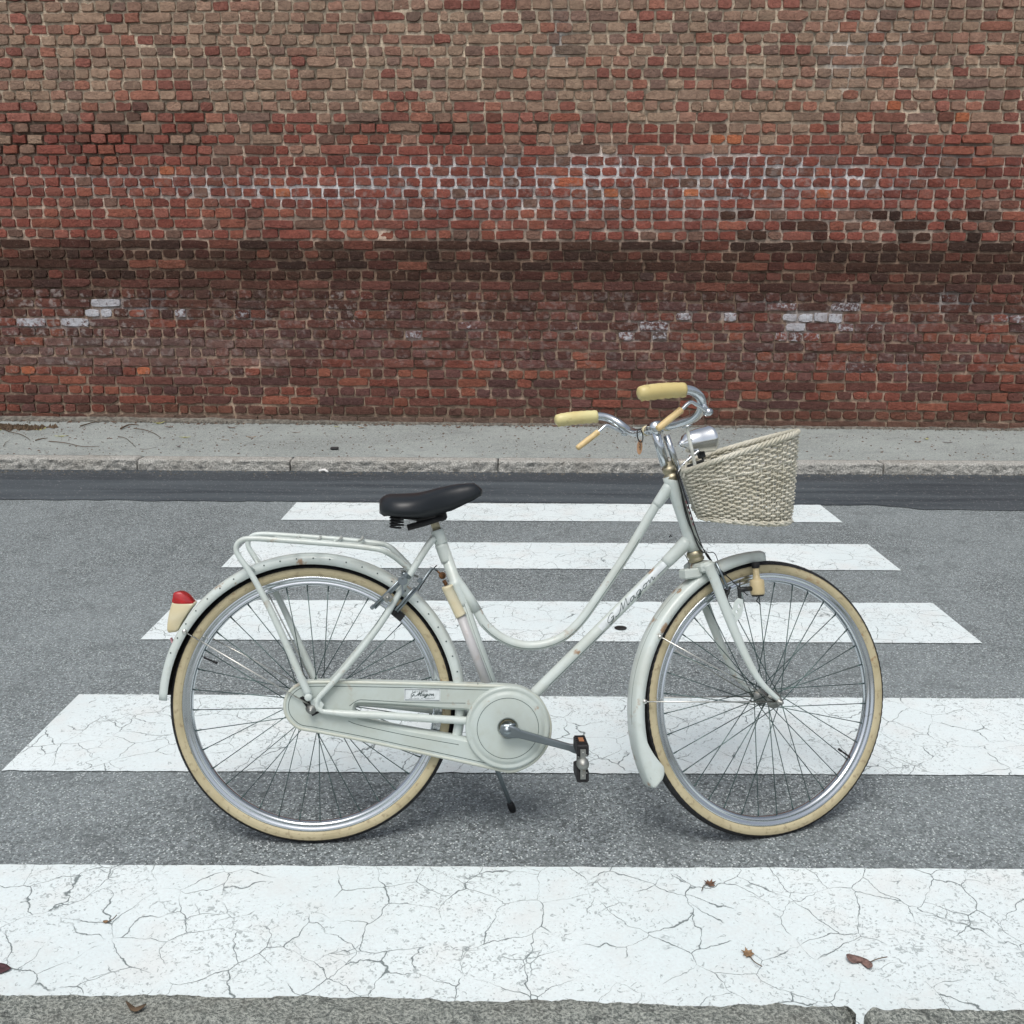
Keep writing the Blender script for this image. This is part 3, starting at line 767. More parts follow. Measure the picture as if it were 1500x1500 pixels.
def flap():
    m = MB(); ru = []; N_ = 22; a_s = fa0-.36; a_e = fa0+.055
    for i in range(N_+1):
        s_ = i/N_; a = a_s+(a_e-a_s)*s_; d = Vector((cos(a), 0, sin(a)))
        dep = .016+.030*max(0, min(1, (s_-.05)/.72))**1.5; end = sqrt(max(.0, 1-max(0, (s_-.78)/.22)**2)); dep = .006+(dep-.006)*end if s_ > .78 else dep
        hw_ = .0320+.0022*s_; back = .0055*max(0, (s_-.78)/.22)**2; ring = []
        for y in np.linspace(-1, 1, 15):
            ay = abs(y); yy = math.copysign(min(1, ay*1.25), y)*hw_ if ay < .62 else math.copysign(hw_*(1.0+.04*(ay-.62)), y); dr = -.0035*(ay/.62)**2 if ay < .62 else -.0035-dep*(ay-.62)/.38
            if s_ > .9 and ay < .62: dr -= .0
            ring.append(FC+d*(.3936+dr+.015*min(1.1, max(0, (a-fa1)/(fa0-fa1)))**2.2)+Vector((0, yy, 0)))
        ru.append(ring)
    q = 15; vs = [v for r in ru for v in r]; inn = [FC+(v-FC)*.9965+Vector((0, -.0012*(1 if v.y > 0 else -1) if abs(v.y) > .03 else 0, 0)) for v in vs]; o_ = len(vs)
    fs = [(i*q+j, i*q+j+1, (i+1)*q+j+1, (i+1)*q+j) for i in range(N_) for j in range(q-1)]; fi = [tuple(o_+x for x in f[::-1]) for f in fs]
    ed = [(i*q, (i+1)*q, o_+(i+1)*q, o_+i*q) for i in range(N_)]+[(i*q+q-1, (i+1)*q+q-1, o_+(i+1)*q+q-1, o_+i*q+q-1) for i in range(N_)]+[(N_*q+j, N_*q+j+1, o_+N_*q+j+1, o_+N_*q+j) for j in range(q-1)]
    m.add(vs+inn, fs+fi+ed); return part(m, 'mud_flap', M['paint'], ff)
flap()
rv = MB()
for i in range(26):
    a = radians(158)-i*radians(6.3); p = RC+Vector((cos(a)*.382, -.0312, sin(a)*.382))
    rv.lathe([(0, -.0008), (.0016, -.0006), (.002, .0005)], 8, c=p, ax=(0, 1, 0))
tag(part(rv, 'edge_dimple', M['pinstripe'], rf), kind='stuff')
st = MB(); p = P(250, 938, 0); p = RC+(p-RC).normalized()*.3935; st.box(V(p.x, .004, p.z), (.002, .014, .022), Matrix.Rotation(radians(-20), 3, 'Y')); part(st, 'sticker', M['sticker'], rf)
def stays(pairs, hub, steer, parent):
    cc = RC if not steer else FC
    for (p, t) in pairs:
        rv_ = Vector((p.x-cc.x, 0, p.z-cc.z)); rv_ = rv_.normalized()*min(rv_.length, .3745); p = Vector((cc.x, 0, cc.z))+rv_
        for s_ in (1, -1):
            m = MB(); a = Vector((p.x, -s_*t, p.z)); b = Vector((hub[0], -s_*hub[1], hub[2]))
            m.tube([a+(b-a)*.004, a+(b-a)*.5+Vector((0, -s_*.003, 0)), b], .0019, 8); m.lathe([(0, .003*1), (.005, .002), (.0062, 0), (.0062, -.003)], 14, c=a+Vector((0, -s_*.001, 0)), ax=(0, -s_, 0))
            part(m, 'mudguard_stay', M['rod'], parent)
stays([(P(268, 924, .032), .032), (P(367, 838, .032), .032)], (.004, .058, WR+.008), False, rf)
stays([(Q(955, 926, .032), .032), (Q(929, 1028, .032), .032)], (FC.x-.006, .052, FC.z), True, ff)

# ---- frame
fr = MB()
seat_top = P(640, 776); bb = P(741, 1062); head_t = P(981, 697); head_b = P(1018, 806)
fr.tube([seat_top, bb], .0148, 18)
down0 = P(1003, 797)
fr.tube([down0, P(860, 940), P(787, 1012), bb], .0150, 18)
top_path = smooth_path([P(*q) for q in ((978,716),(961,740),(926,799),(898,842),(872,880),(850,910),(826,932),(796,944),(765,945),(736,935),(712,916),(698,893),(685,873),(673,855),(664,842))], 5)
fr.tube(top_path, .0122, 16)
# sleeve joints
ht_dir = (head_b-head_t).normalized()
fr.tube([head_t-ht_dir*.0, head_t+ht_dir*.02, head_t+ht_dir*.05, head_b-ht_dir*.06, head_b-ht_dir*.025, head_b], [.0195, .0200, .0178, .0176, .0200, .0195], 24)
def sleeve(a, b, r0, r1, k=7):
    pts = [a+(b-a)*i/k for i in range(k+1)]; fr.tube(pts, [r0+(r1-r0)*min(1, i/(k-1)) if i < k else r1-.001 for i in range(k+1)], 18)
sleeve(P(981, 712), P(961, 741), .0165, .0139); sleeve(P(1008, 792), P(974, 826), .0188, .0164)
sleeve(P(640, 776), P(647, 797), .0172, .0172); sleeve(P(646, 797), P(655, 823), .0166, .0160)
sleeve(P(665, 850), P(678, 888), .0164, .0164); fr.tube([P(668, 848), P(676, 859), P(686, 875), P(699, 895)], [.0100, .0125, .0138, .0132], 16)
fr.lathe([(.0, -.036), (.021, -.036), (.021, .036), (0, .036)], 26, c=bb)
frame = part(fr, 'frame', M['paint'])
def stay_pair(name, pts, rs, flat=None):
    for s_ in (1, -1):
        m = MB(); q = smooth_path([Vector((p.x, p.y*s_, p.z)) for p in pts], 5); k = len(q)
        rr = [float(np.interp(i/(k-1), np.linspace(0, 1, len(rs)), rs)) for i in range(k)]
        m.tube(q, rr, 12); part(m, name, M['paint'], frame)
stay_pair('seat_stay', [P(636, 788, .013), P(624, 804, .024), P(600, 843, .036), P(556, 916, .052), P(500, 986, .058), P(478, 1010, .060), P(466, 1024, .061), P(465, 1036, .061), P(474, 1043, .061)], [.009, .0088, .0085, .008, .0075, .007, .0065, .006])
stay_pair('chain_stay', [P(472, 1042, .061), P(492, 1044, .061), P(515, 1046, .060), P(560, 1048, .055), P(620, 1052, .046), P(690, 1056, .032), P(735, 1060, .02)], [.006, .0075, .0095, .0100, .0105, .0105, .010])
for s_ in (1, -1):
    m = MB(); c_ = P(462, 1034, .061); m.plate([(c_.x-.012, c_.z+.014), (c_.x+.006, c_.z+.022), (c_.x+.022, c_.z+.004), (c_.x+.014, c_.z-.012), (c_.x-.010, c_.z-.016)], [], lambda x, z, t: Vector((x, -s_*t, z)), .057, .0625)
    part(m, 'dropout', M['paint'], frame)
for s_ in (1, -1):
    m = MB(); c_ = P(456, 1040, .066)
    m.lathe([(0, .082), (.0042, .0815), (.0042, .073), (.0085, .0728), (.0085, .064), (.012, .0638), (.012, .062)], 6 if False else 20, c=(c_.x, 0, c_.z), ax=(0, -s_, 0))
    part(m, 'axle_nut', M['dull'], frame)
m = MB(); c_ = P(634, 789, .0); m.lathe([(0, .022), (.006, .021), (.0065, .013), (.0065, -.013), (.006, -.021), (0, -.022)], 16, c=c_); part(m, 'seat_bolt', M['dull'], frame)
m = MB()
for q in ((993, 790), (990, 786)): pass
c_ = P(984, 786, .018); m.tube([c_, c_+V(-.004, .004, .004), c_+V(-.007, .002, -.002)], .0018, 8); part(m, 'cable_hook', M['dark'], frame)
# pinstripes along the tubes
m = MB()
def tube_line(path, r, ang, w=.0006):
    pts = [Vector(p) for p in path]; out = []
    for i, p in enumerate(pts):
        t = (pts[min(i+1, len(pts)-1)]-pts[max(0, i-1)]).normalized(); y = Vector((0, -1, 0)); u_ = t.cross(y).normalized()
        out.append(p+(y*cos(ang)+u_*sin(ang))*(r+.0001))
    m.tube(out, w, 4)
dn = (P(787, 1012)-P(860, 940)).normalized()
tube_line(top_path[9:52], .0122, radians(-28)); tube_line([P(676, 880), P(700, 950), P(722, 1008)], .0148, radians(-20)); tube_line([P(676, 880), P(700, 950), P(722, 1008)], .0148, radians(25))
tube_line([P(880, 920), P(835, 965), P(800, 999)], .015, radians(-38))
part(m, 'pinstripe', M['pinstripe'], frame)

# ---- lettering (drawn strokes laid on the tube)
GL = {
 'G': [[(.60,.80),(.44,1.0),(.18,.88),(.03,.50),(.12,.14),(.36,.06),(.54,.26),(.58,.48),(.36,.46)],[(.58,.48),(.52,.0),(.36,-.28),(.12,-.22)]],
 '.': [[(.0,.02),(.05,.06),(.06,.0),(.0,.02)]],
 'M': [[(-.30,.16),(-.24,.02),(-.08,-.02),(.08,.14),(.20,.50),(.32,.98),(.36,.98),(.38,.04)],[(.38,.04),(.58,.60),(.74,.98),(.78,.98),(.80,.10),(.90,.02),(1.0,.12)]],
 'a': [[(.42,.44),(.30,.52),(.12,.42),(.08,.16),(.20,.0),(.34,.12),(.44,.46),(.44,.10),(.54,.02),(.62,.12)]],
 'g': [[(.42,.44),(.30,.52),(.12,.42),(.08,.16),(.20,.0),(.34,.12),(.44,.46),(.42,-.20),(.28,-.46),(.10,-.40),(.18,-.22),(.46,-.02),(.62,.12)]],
 'o': [[(.34,.50),(.14,.44),(.08,.16),(.22,.0),(.40,.12),(.42,.38),(.32,.50),(.46,.44),(.60,.44)]],
 'n': [[(.06,.42),(.14,.50),(.16,.02),(.30,.40),(.42,.50),(.46,.36),(.44,.10),(.52,.0),(.64,.12)]]}
ADV = {'G': .72, '.': .34, 'M': 1.02, 'a': .60, 'g': .60, 'o': .54, 'n': .62}
def script_strokes(text='G.Magon', slant=.28):
    x = 0; out = []
    for ch in text:
        for s_ in GL[ch]: out.append([(x+a+b*slant, b) for a, b in s_])
        x += ADV[ch]
    return out, x
def lay_strokes(m, strokes, place, w):
    for s_ in strokes:
        pts = [place(a, b) for a, b in [(p.x, p.y) for p in smooth_path([Vector((a, b, 0)) for a, b in s_], 4)]]
        k = len(pts); rr = [w*(.65+.5*abs(sin(i*.55))) for i in range(k)]
        m.tube(pts, rr, 5)
A = P(889, 903.5, .0148); B_ = P(951, 839, .0148); dd = (B_-A).normalized(); uu = Vector((-dd.z, 0, dd.x)); TL = (B_-A).length
cen = P(860, 940); cdir = (down0-cen).normalized(); cu = Vector((-cdir.z, 0, cdir.x))
def on_down(s_, v, lift=.0003):                        # s_ along the tube upward from P(860,940); v across
    r = .0150; v = max(-r*.97, min(r*.97, v)); return cen+cdir*s_+cu*v+Vector((0, -(sqrt(r*r-v*v)+lift), 0))
sA = (P(884, 909, .0148)-cen).dot(cdir); sB = (P(953, 838, .0148)-cen).dot(cdir)
stk, adv = script_strokes(); sc = (sB-sA)/(adv+.1); hsc = .0150
m = MB(); N1 = 40; d0 = (P(878, 920, .0148)-cen).dot(cdir); d1 = (P(970, 820, .0148)-cen).dot(cdir)
vs = []
for i in range(N1+1):
    for j in range(9): vs.append(on_down(d0+(d1-d0)*i/N1, -.0052+.0165*j/8, .0002))
m.add(vs, [(i*9+j, (i+1)*9+j, (i+1)*9+j+1, i*9+j+1) for i in range(N1) for j in range(8)]); part(m, 'decal', M['decal'], frame)
m = MB(); lay_strokes(m, stk, lambda a, b: on_down(sA+a*sc, -.0046+b*hsc, .0004), .00088)
e0 = (P(925, 868, .0148)-cen).dot(cdir)
m.tube([on_down(d1-.002, -.0052, .0004), on_down(d1-.002, .0112, .0004)], .0006, 4); m.tube([on_down(sB+.006, -.0052, .0004), on_down(d1-.002, -.0052, .0004)], .0006, 4)
part(m, 'lettering', M['pinstripe'], frame)
m = MB()
for i in range(5):                                      # faded red marks down the front of the head tube
    p = P(1001+i*2.6, 735+i*8, .0); m.box(p+V(.004, .0165, 0), (.004, .0015, .008), Matrix.Rotation(-RAKE, 3, 'Y'))
part(m, 'head_emblem', M['sticker'], frame)

# ---- headset, stem, fork
m = MB(); zt = .212
def hax(r, x=0): return [(a, b) for a, b in r]
m.lathe([(.0, .252), (.0125, .252), (.0125, .240), (.0175, .239), (.0185, .232), (.0185, .226), (.0165, .224), (.0165, .219), (.0205, .216), (.0215, .210), (.0195, .204), (.0185, .200)], 30, c=(0, 0, 0), ax=(0, 0, 1)); part(m, 'headset', M['brass'], steer=True); m = MB()
m.lathe([(.0185, .010), (.0215, .006), (.0225, -.001), (.020, -.005), (.0185, -.008), (.0215, -.012), (.0195, -.018), (.012, -.020)], 30, ax=(0, 0, 1))
part(m, 'headset', M['brass'], steer=True)
m = MB(); m.tube([V(-.008, 0, .245), V(-.006, 0, .35)], .0120, 20); m.tube([V(-.006, 0, .347), V(-.006, 0, .353), V(-.006, 0, .357)], [.0135, .0135, .008], 20)
m.tube([V(.022, .004, .225), V(.018, .004, .318)], .0088, 16)
m.tube([V(-.004, .018, .345), V(-.004, -.018, .345)], .0175, 20)
part(m, 'stem', M['chrome'], steer=True)
m = MB()
m.box(V(.002, 0, -.034), (.042, .105, .026), bev=.007)
crown = part(m, 'fork', M['paint'], steer=True)
for s_ in (1, -1):
    pts = [Q(1036, 826, .05), Q(1045, 850, .05), Q(1057, 882, .05), Q(1077, 932, .052), Q(1096, 973, .055), Q(1114, 1002, .058), Q(1139, 1026, .060)]
    pts = [Vector((p.x+(.004 if i else .0), p.y*s_, p.z)) for i, p in enumerate(pts)]; q = smooth_path(pts, 6); k = len(q)
    rings = []
    for i, p in enumerate(q):
        t = (q[min(i+1, k-1)]-q[max(i-1, 0)]).normalized(); n_ = Vector((t.z, 0, -t.x)).normalized(); f = i/(k-1)
        w = float(np.interp(f, [0, .4, .8, 1], [.0145, .0135, .0085, .006])); dth = float(np.interp(f, [0, .5, 1], [.0095, .0085, .0055]))
        rings.append([p+n_*w*cos(a)+Vector((0, 1, 0))*dth*sin(a) for a in [2*pi*j/16 for j in range(16)]])
    m = MB(); m.loft(rings); part(m, 'fork_blade', M['paint'], crown)
for s_ in (1, -1):
    m = MB(); m.lathe([(0, .076), (.0045, .0755), (.0045, .068), (.0088, .0675), (.0088, .058)], 18, c=(FC.x-.003, 0, FC.z), ax=(0, -s_, 0))
    part(m, 'axle_nut', M['dull'], crown)
# front lip bracket and mudguard bridge
m = MB(); m.box(V(-.034, .012, -.040), (.05, .040, .026), Matrix.Rotation(radians(12), 3, 'Y'), bev=.004); part(m, 'brake_bridge', M['paint'], crown)

# ---- handlebar
hb = [(0, .0, .345), (0, .06, .343), (.008, .12, .342), (.017, .17, .346), (.019, .21, .361), (.011, .237, .385), (-.008, .250, .406), (-.036, .255, .419), (-.09, .259, .431), (-.142, .262, .440)]
pts = [V(*p) for p in hb]; full = mir(pts)[::-1][:-1]+pts
m = MB(); m.tube(smooth_path(full, 8), .0112, 18); hbar = part(m, 'handlebar', M['chrome'], steer=True)
for s_ in (1, -1):
    m = MB(); q = smooth_path([Vector((p.x, p.y*s_, p.z)) for p in pts[-3:]], 6)
    q.append(q[-1]+(q[-1]-q[-2]).normalized()*.010); q.append(q[-1]+(q[-1]-q[-2]).normalized()*.004); k = len(q)
    rr = [.0160+.0015*sin(i/(k-1)*pi)+(.0007 if i % 2 else 0) for i in range(k)]; rr[0] = .0165; rr[-2] = .0150; rr[-1] = .009
    m.tube(q, rr, 20)
    q2 = [p+Vector((0, 0, -.0135)) for p in q[:-1]]; m.tube(q2, [.0055+(.0012 if i % 2 else -.0006) for i in range(len(q2))], 10)
    part(m, 'grip', M['grip'], hbar)
    a, b, c, d, e = [Vector((x_, -s_*t_, z_)) for x_, t_, z_ in ((.022, .232, .350), (-.006, .240, .375), (-.022, .242, .386), (-.049, .242, .376), (-.127, .244, .350))]
    m = MB(); m.tube(smooth_path([a, a*.45+b*.55, b, c, d, d+(e-d)*.25], 5), .0046, 12)
    m.lathe([(0, .010), (.0085, .009), (.0095, 0), (.0085, -.009), (0, -.010)], 18, c=a); m.tube([a, a+Vector((-.004, 0, .012)), Vector((.012, -s_*.235, .378))], .006, 10)
    lv = part(m, 'brake_lever', M['chrome'], hbar)
    m = MB(); q = [d+(e-d)*f for f in (.02, .06, .1, .3, .5, .7, .9, .97, 1.0)]; m.tube(q, [.0078, .0092, .0084, .0082, .0085, .0082, .0080, .0075, .004], 14)
    part(m, 'lever_sleeve', M['lever_grip'], hbar)
for t_ in (.055, -.06):
    m = MB(); m.tube([V(.001, t_-.006, .3435), V(.002, t_+.006, .3435)], .0135, 18); part(m, 'clamp_band', M['cream'], hbar)

# ---- brake rods and cables
def cable(name, pts, r, mat, steer, fix=True):
    m = MB(); m.tube(smooth_path(pts, 6), r, 7); return part(m, name, mat, steer=steer)
cable('brake_rod', [Q(1006, 624, .075), Q(1009, 640, .072), Q(1014, 662, .068), Q(1020, 692, .062), Q(1022, 700, .062)], .0046, M['white_plastic'], True)
m = MB(); c_ = Q(1006, 624, .075); m.lathe([(0, .003), (.012, .002), (.013, -.002), (.006, -.004)], 18, c=c_, ax=(0, 0, 1)); part(m, 'rod_cap', M['chrome'], steer=True)
cable('brake_cable', [Q(990, 690, .02), Q(996, 712, .028), Q(1004, 745, .03), Q(1015, 780, .03), Q(1026, 806, .03), Q(1036, 812, .03), Q(1050, 838, .04), Q(1058, 866, .05)], .0021, M['dark'], True)
cable('brake_cable', [Q(992, 688, .022), Q(1001, 718, .032), Q(1012, 752, .034), Q(1022, 784, .034), Q(1034, 812, .03), Q(1046, 826, .03), Q(1080, 858, .04), Q(1095, 872, .04)], .0015, M['dark'], True)
cable('lamp_wire', [Q(1003, 812, .01), Q(1009, 824, .02), Q(1010, 838, .022), Q(1016, 846, .022)], .0010, M['dark'], True)
cable('lamp_wire', [Q(994, 700, .02), Q(998, 722, .03), Q(1000, 735, .028), Q(1010, 770, .03), Q(1032, 806, .03), Q(1046, 810, .03), Q(1052, 822, .03)], .0011, M['dark'], True)
cable('chrome_rod', [Q(990, 700, .01), Q(998, 684, .012), Q(1012, 670, .016), Q(1024, 660, .02)], .0042, M['chrome'], True)
for dx in (0, 6):
    m = MB(); m.tube([Q(1043+dx, 824, .048), Q(1051+dx, 842, .05), Q(1060+dx, 862, .052)], .0036, 10); part(m, 'brake_link', M['steel'], steer=True)
m = MB(); c_ = Q(1063, 867, .028)
m.box(c_, (.020, .012, .013), Matrix.Rotation(radians(35), 3, 'Y'), bev=.002); part(m, 'brake_block', M['black'], steer=True); m = MB(); m.box(c_+V(.0, -.056, -.006), (.020, .012, .013), Matrix.Rotation(radians(35), 3, 'Y'), bev=.002)
part(m, 'brake_block', M['black'], steer=True)
m = MB(); m.tube([Q(1064, 872, .046), Q(1062, 880, .030)], .0055, 10); m.tube([Q(1070, 860, .045), Q(1060, 880, .045)], .003, 8); part(m, 'brake_shoe_holder', M['dark'], steer=True)

# ---- dynamo on the front fork
m = MB(); c0 = Q(1107, 832, .040); c1 = Q(1110, 871, .040); d_ = (c0-c1).normalized()
L_ = (c0-c1).length
m.lathe([(0, -.0), (.0170, .0), (.0188, .004), (.0190, L_*.50), (.0172, L_*.56), (.0100, L_*.60), (.0085, L_*.75), (.0080, L_*1.0), (0, L_)], 28, c=c1, ax=d_)
dyn = part(m, 'dynamo', M['dynamo'], steer=True)
m = MB(); m.lathe([(0, L_), (.0095, L_), (.0105, L_+.002), (.0105, L_+.013), (.0090, L_+.015), (0, L_+.015)], 20, c=c1, ax=d_); part(m, 'roller', M['black'], dyn); m = MB(); m.lathe([(0, -.004), (.0150, -.004), (.0172, 0)], 24, c=c1, ax=d_); part(m, 'base_cap', M['black'], dyn)
m = MB(); a = Q(1100, 862, .040); b = Q(1083, 864, .044); c = Q(1084, 884, .046)
m.tube([a, b], .0065, 10); m.tube([b+Vector((0, 0, .008)), b, c], .005, 10); m.tube([Q(1084, 850, .044), b], .0016, 6); m.tube([Q(1112, 874, .04), Q(1108, 880, .04), Q(1114, 886, .04)], .0014, 6); part(m, 'hinge', M['dark'], dyn)
m = MB(); pl = [Q(*q, .050) for q in ((1062, 906), (1072, 897), (1076, 882), (1081, 876), (1088, 878), (1089, 890), (1086, 902), (1076, 914), (1070, 916))]
def hole(px, py, r): c = Q(px, py, .05); return [(c.x+r*cos(a), c.z+r*1.35*sin(a)) for a in [2*pi*i/10 for i in range(10)]]
m.plate([(p.x, p.z) for p in pl], [hole(1074, 903, .0036), hole(1079, 896, .0034), hole(1082.5, 888, .0042)], lambda x, z, t: V(x, t, z), .0485, .0515, .0006); part(m, 'bracket', M['paint'], dyn)

# ---- headlamp
m = MB(); tail = Q(996, 651, .0); rim = Q(1038, 643, .0); d_ = (rim-tail).normalized(); L_ = (rim-tail).length
m.lathe([(0, -.004), (.006, -.003), (.010, .003), (.012, .008), (.0225, .015), (.0292, L_*.36), (.0330, L_*.62), (.0342, L_*.98), (.0350, L_), (.0350, L_+.008), (.032, L_+.010)], 40, c=tail, ax=d_)
lamp = part(m, 'headlamp', M['lampchrome'], steer=True)
m = MB(); m.lathe([(.032, L_+.009), (.022, L_+.013), (.010, L_+.015), (0, L_+.0155)], 36, c=tail, ax=d_); part(m, 'lens', M['glass'], lamp)
m = MB(); a = tail+d_*L_*.6+V(0, 0, -.033); m.box(a+V(.0, 0, -.005), (.016, .018, .016), bev=.002); m.tube([a, a+V(.0, 0, -.02), V(.03, .0, .222), V(.018, 0, .215)], .0042, 8); part(m, 'mounting', M['dark'], lamp)

# ---- wicker basket
BETA = radians(24)
def bk_xy(x, t): return (.040+x*cos(BETA)-t*sin(BETA), x*sin(BETA)+t*cos(BETA))
rimo = [(0, -.100), (0, 0), (-.004, .085), (-.008, .110), (.016, .126), (.06, .131), (.12, .131), (.18, .124), (.235, .100), (.280, .060), (.303, 0), (.280, -.060), (.235, -.100), (.18, -.124), (.12, -.131), (.05, -.130), (.014, -.120)]
boto = [(.004, -.070), (.004, 0), (.002, .062), (.004, .080), (.020, .094), (.055, .098), (.095, .096), (.138, .088), (.178, .070), (.208, .042), (.222, 0), (.208, -.042), (.178, -.070), (.138, -.088), (.095, -.096), (.05, -.096), (.018, -.088)]
def closed_outline(o, n=240):
    al = [Vector((bk_xy(u_, t_)[0], -bk_xy(u_, t_)[1], 0)) for u_, t_ in o]
    s_ = smooth_path(al, 12, closed=True); L = [0]
    for i in range(len(s_)): L.append(L[-1]+(s_[(i+1) % len(s_)]-s_[i]).length)
    out = []
    for i in range(n):
        t = L[-1]*i/n; j = int(np.searchsorted(L, t, side='right'))-1; j = min(j, len(s_)-1); f = (t-L[j])/max(1e-9, L[j+1]-L[j]); out.append(s_[j].lerp(s_[(j+1) % len(s_)], f))
    return out
NS = 52; SS = 5; NA = NS*SS
RO = closed_outline(rimo, NA); BT = closed_outline(boto, NA)
def rimz(p): return .224+.004*sin(p.x*9)
def botz(p): return .118-.33*p.x+.27*p.y
cen_ = Vector((.15, 0, 0))
def bpt(i, f, off=0.0):
    i = i % NA; a = BT[i]; b = RO[i]; za = botz(a); zb = rimz(b); p = a.lerp(b, max(0.0, f)**.92); z = za+(zb-za)*f
    t = (RO[(i+1) % NA]-RO[i-1]).normalized(); n_ = Vector((t.y, -t.x, 0)); n_ = n_ if n_.dot(p-cen_) > 0 else -n_
    p = p+n_*off; return Vector((p.x, p.y, z))
rr_ = random.Random(4)
m = MB(); ROWS = 27
for r in range(ROWS):
    f = (r+.55)/(ROWS+.1)
    if r in (18, 19): continue
    wob = [rr_.gauss(0, .0009) for _ in range(NS)]
    path = []
    for i in range(NA):
        s_ = i/SS; ph = pi*(s_+r); sg = cos(ph)
        w = wob[int(s_) % NS]*(1-(s_ % 1))+wob[(int(s_)+1) % NS]*(s_ % 1)
        path.append(bpt(i, f+w/.2+.0035*sin(ph*.5+r), .0050*sg+(.0005*rr_.random())))
    m.tube(path, .0025+rr_.gauss(0, .00015), 6, closed=True)
bk = part(m, 'basket', M['wicker'], steer=True)
m = MB()
for k in range(2):                                       # the doubled band of paler rods two thirds up
    path = [bpt(i, .700+.016*k+.003*sin(i*.9+k*pi), .0052*cos(pi*i/SS/2+k*pi/2)) for i in range(NA)]; m.tube(path, .0027, 6, closed=True)
part(m, 'waling_band', M['wicker'], bk)
for k in range(NS):
    if k % 1: continue
    i = k*SS; m = MB(); m.tube([bpt(i, f, rr_.gauss(0, .0006)) for f in (-.02, .2, .4, .6, .8, 1.0)], .0024, 6); part(m, 'stake', M['wicker'], bk)
m = MB()
for k in range(4):
    path = [bpt(i, 1.005+.026*sin(i*.42+k*pi/2), .0055*cos(i*.42+k*pi/2)) for i in range(NA)]; m.tube(path, .0036, 6, closed=True)
part(m, 'rim', M['wicker'], bk)
m = MB()
for k in range(NS//2):
    i = k*2*SS; q = [bpt(i+j*SS//2, .030-.010*j, .002+.0012*j) for j in range(0, 6)]; m.tube(q, [.0031]*5+[.0022], 6)
for k in range(2): m.tube([bpt(i, -.005+.02*sin(i*.5+k*pi), .005*cos(i*.5+k*pi)) for i in range(NA)], .003, 6, closed=True)
part(m, 'foot_border', M['wicker'], bk)
m = MB()
for j in range(26):
    y = -.16+.28*j/25; xs_ = [p.x for p in BT if abs(p.y-y) < .008]
    if len(xs_) > 1: x0, x1 = min(xs_), max(xs_); m.tube([Vector((x0+(x1-x0)*i/14, y, botz(Vector((x0+(x1-x0)*i/14, y, 0)))+.004+.0022*(1 if (i+j) % 2 else -1))) for i in range(15)], .0048, 6)
part(m, 'basket_floor', M['wicker'], bk)
m = MB(); m.tube([Q(1003, 690, .02), Q(1010, 700, .04), Q(1012, 712, .06)], .003, 6); m.tube([Q(1006, 676, .10), Q(1001, 700, .102)], .003, 6); part(m, 'basket_strap', M['wicker'], bk)

# ---- saddle and seat post
pc = MB(); pc.tube([seat_top, seat_top+(seat_top-bb).normalized()*.018, seat_top+(seat_top-bb).normalized()*.045], .0112, 18); part(pc, 'seat_post', M['brass'])
def sad(s_):     # station 0 rear .. 1 nose : x, half width, top z, skirt drop
    x = .176+s_*.262
    hw = float(np.interp(s_, [0, .03, .08, .16, .28, .42, .56, .7, .85, .95, .985, 1], [.030, .066, .086, .099, .104, .094, .066, .043, .034, .028, .018, .004]))
    zt = float(np.interp(s_, [0, .04, .10, .2, .4, .6, .8, .93, 1], [.893, .907, .911, .913, .917, .926, .934, .935, .918]))
    sk = float(np.interp(s_, [0, .05, .2, .35, .5, .65, .8, .92, 1], [.032, .056, .060, .066, .072, .068, .056, .042, .014]))
    return x, hw, zt, sk
m = MB(); rings = []
for s_ in [0, .012, .03, .06, .1, .16, .22, .3, .38, .46, .54, .62, .7, .78, .86, .92, .96, .985, 1]:
    x, hw, zt, sk = sad(s_); dip = .006*math.exp(-((s_-.3)/.25)**2)
    ring = []
    for j in range(25):
        a = pi*j/24; y = -cos(a); e = abs(sin(a))
        if hw > .05: z = zt-dip*(1-y*y)-sk*(1-e**.62)*.95
        else: z = zt-sk*(1-e**.55)
        ring.append(Vector((x, hw*(math.copysign(abs(y)**.80, y)), z)))
    for j in range(24, -1, -1):
        q = ring[j]; ring.append(Vector((q.x, q.y*.93, q.z-.004 if 2 < j < 22 else q.z+.001)))
    rings.append(ring)
m.loft(rings)
sad_o = part(m, 'saddle', M['saddle'])
m = MB()
for s_ in (1, -1):
    m.tube(smooth_path([V(.408, s_*.006, .893), V(.37, s_*.016, .878), V(.31, s_*.024, .848), V(.26, s_*.035, .846), V(.215, s_*.055, .853)], 5), .0036, 8)
part(m, 'rail', M['black'], sad_o)
for s_ in (1, -1):
    m = MB(); m.tube([V(.218+.013*cos(a), s_*.050+.013*sin(a), .824+.030*a/(2*pi*4)) for a in np.linspace(0, 2*pi*4, 60)], .0026, 7); part(m, 'spring', M['black'], sad_o)
m = MB(); m.tube([P(597, 773, .03), P(622, 766, .03), P(648, 757, .02)], [.0080, .0085, .009], 12); m.tube([P(597, 773, -.03), P(622, 766, -.03), P(648, 757, -.02)], [.0075, .0085, .009], 12)
m.box(P(643, 757, 0), (.040, .055, .022), Matrix.Rotation(radians(-14), 3, 'Y'), bev=.004)
m.box(P(625, 757, .0), (.055, .075, .010), Matrix.Rotation(radians(-14), 3, 'Y'), bev=.003)
part(m, 'saddle_clamp', M['black'], sad_o)

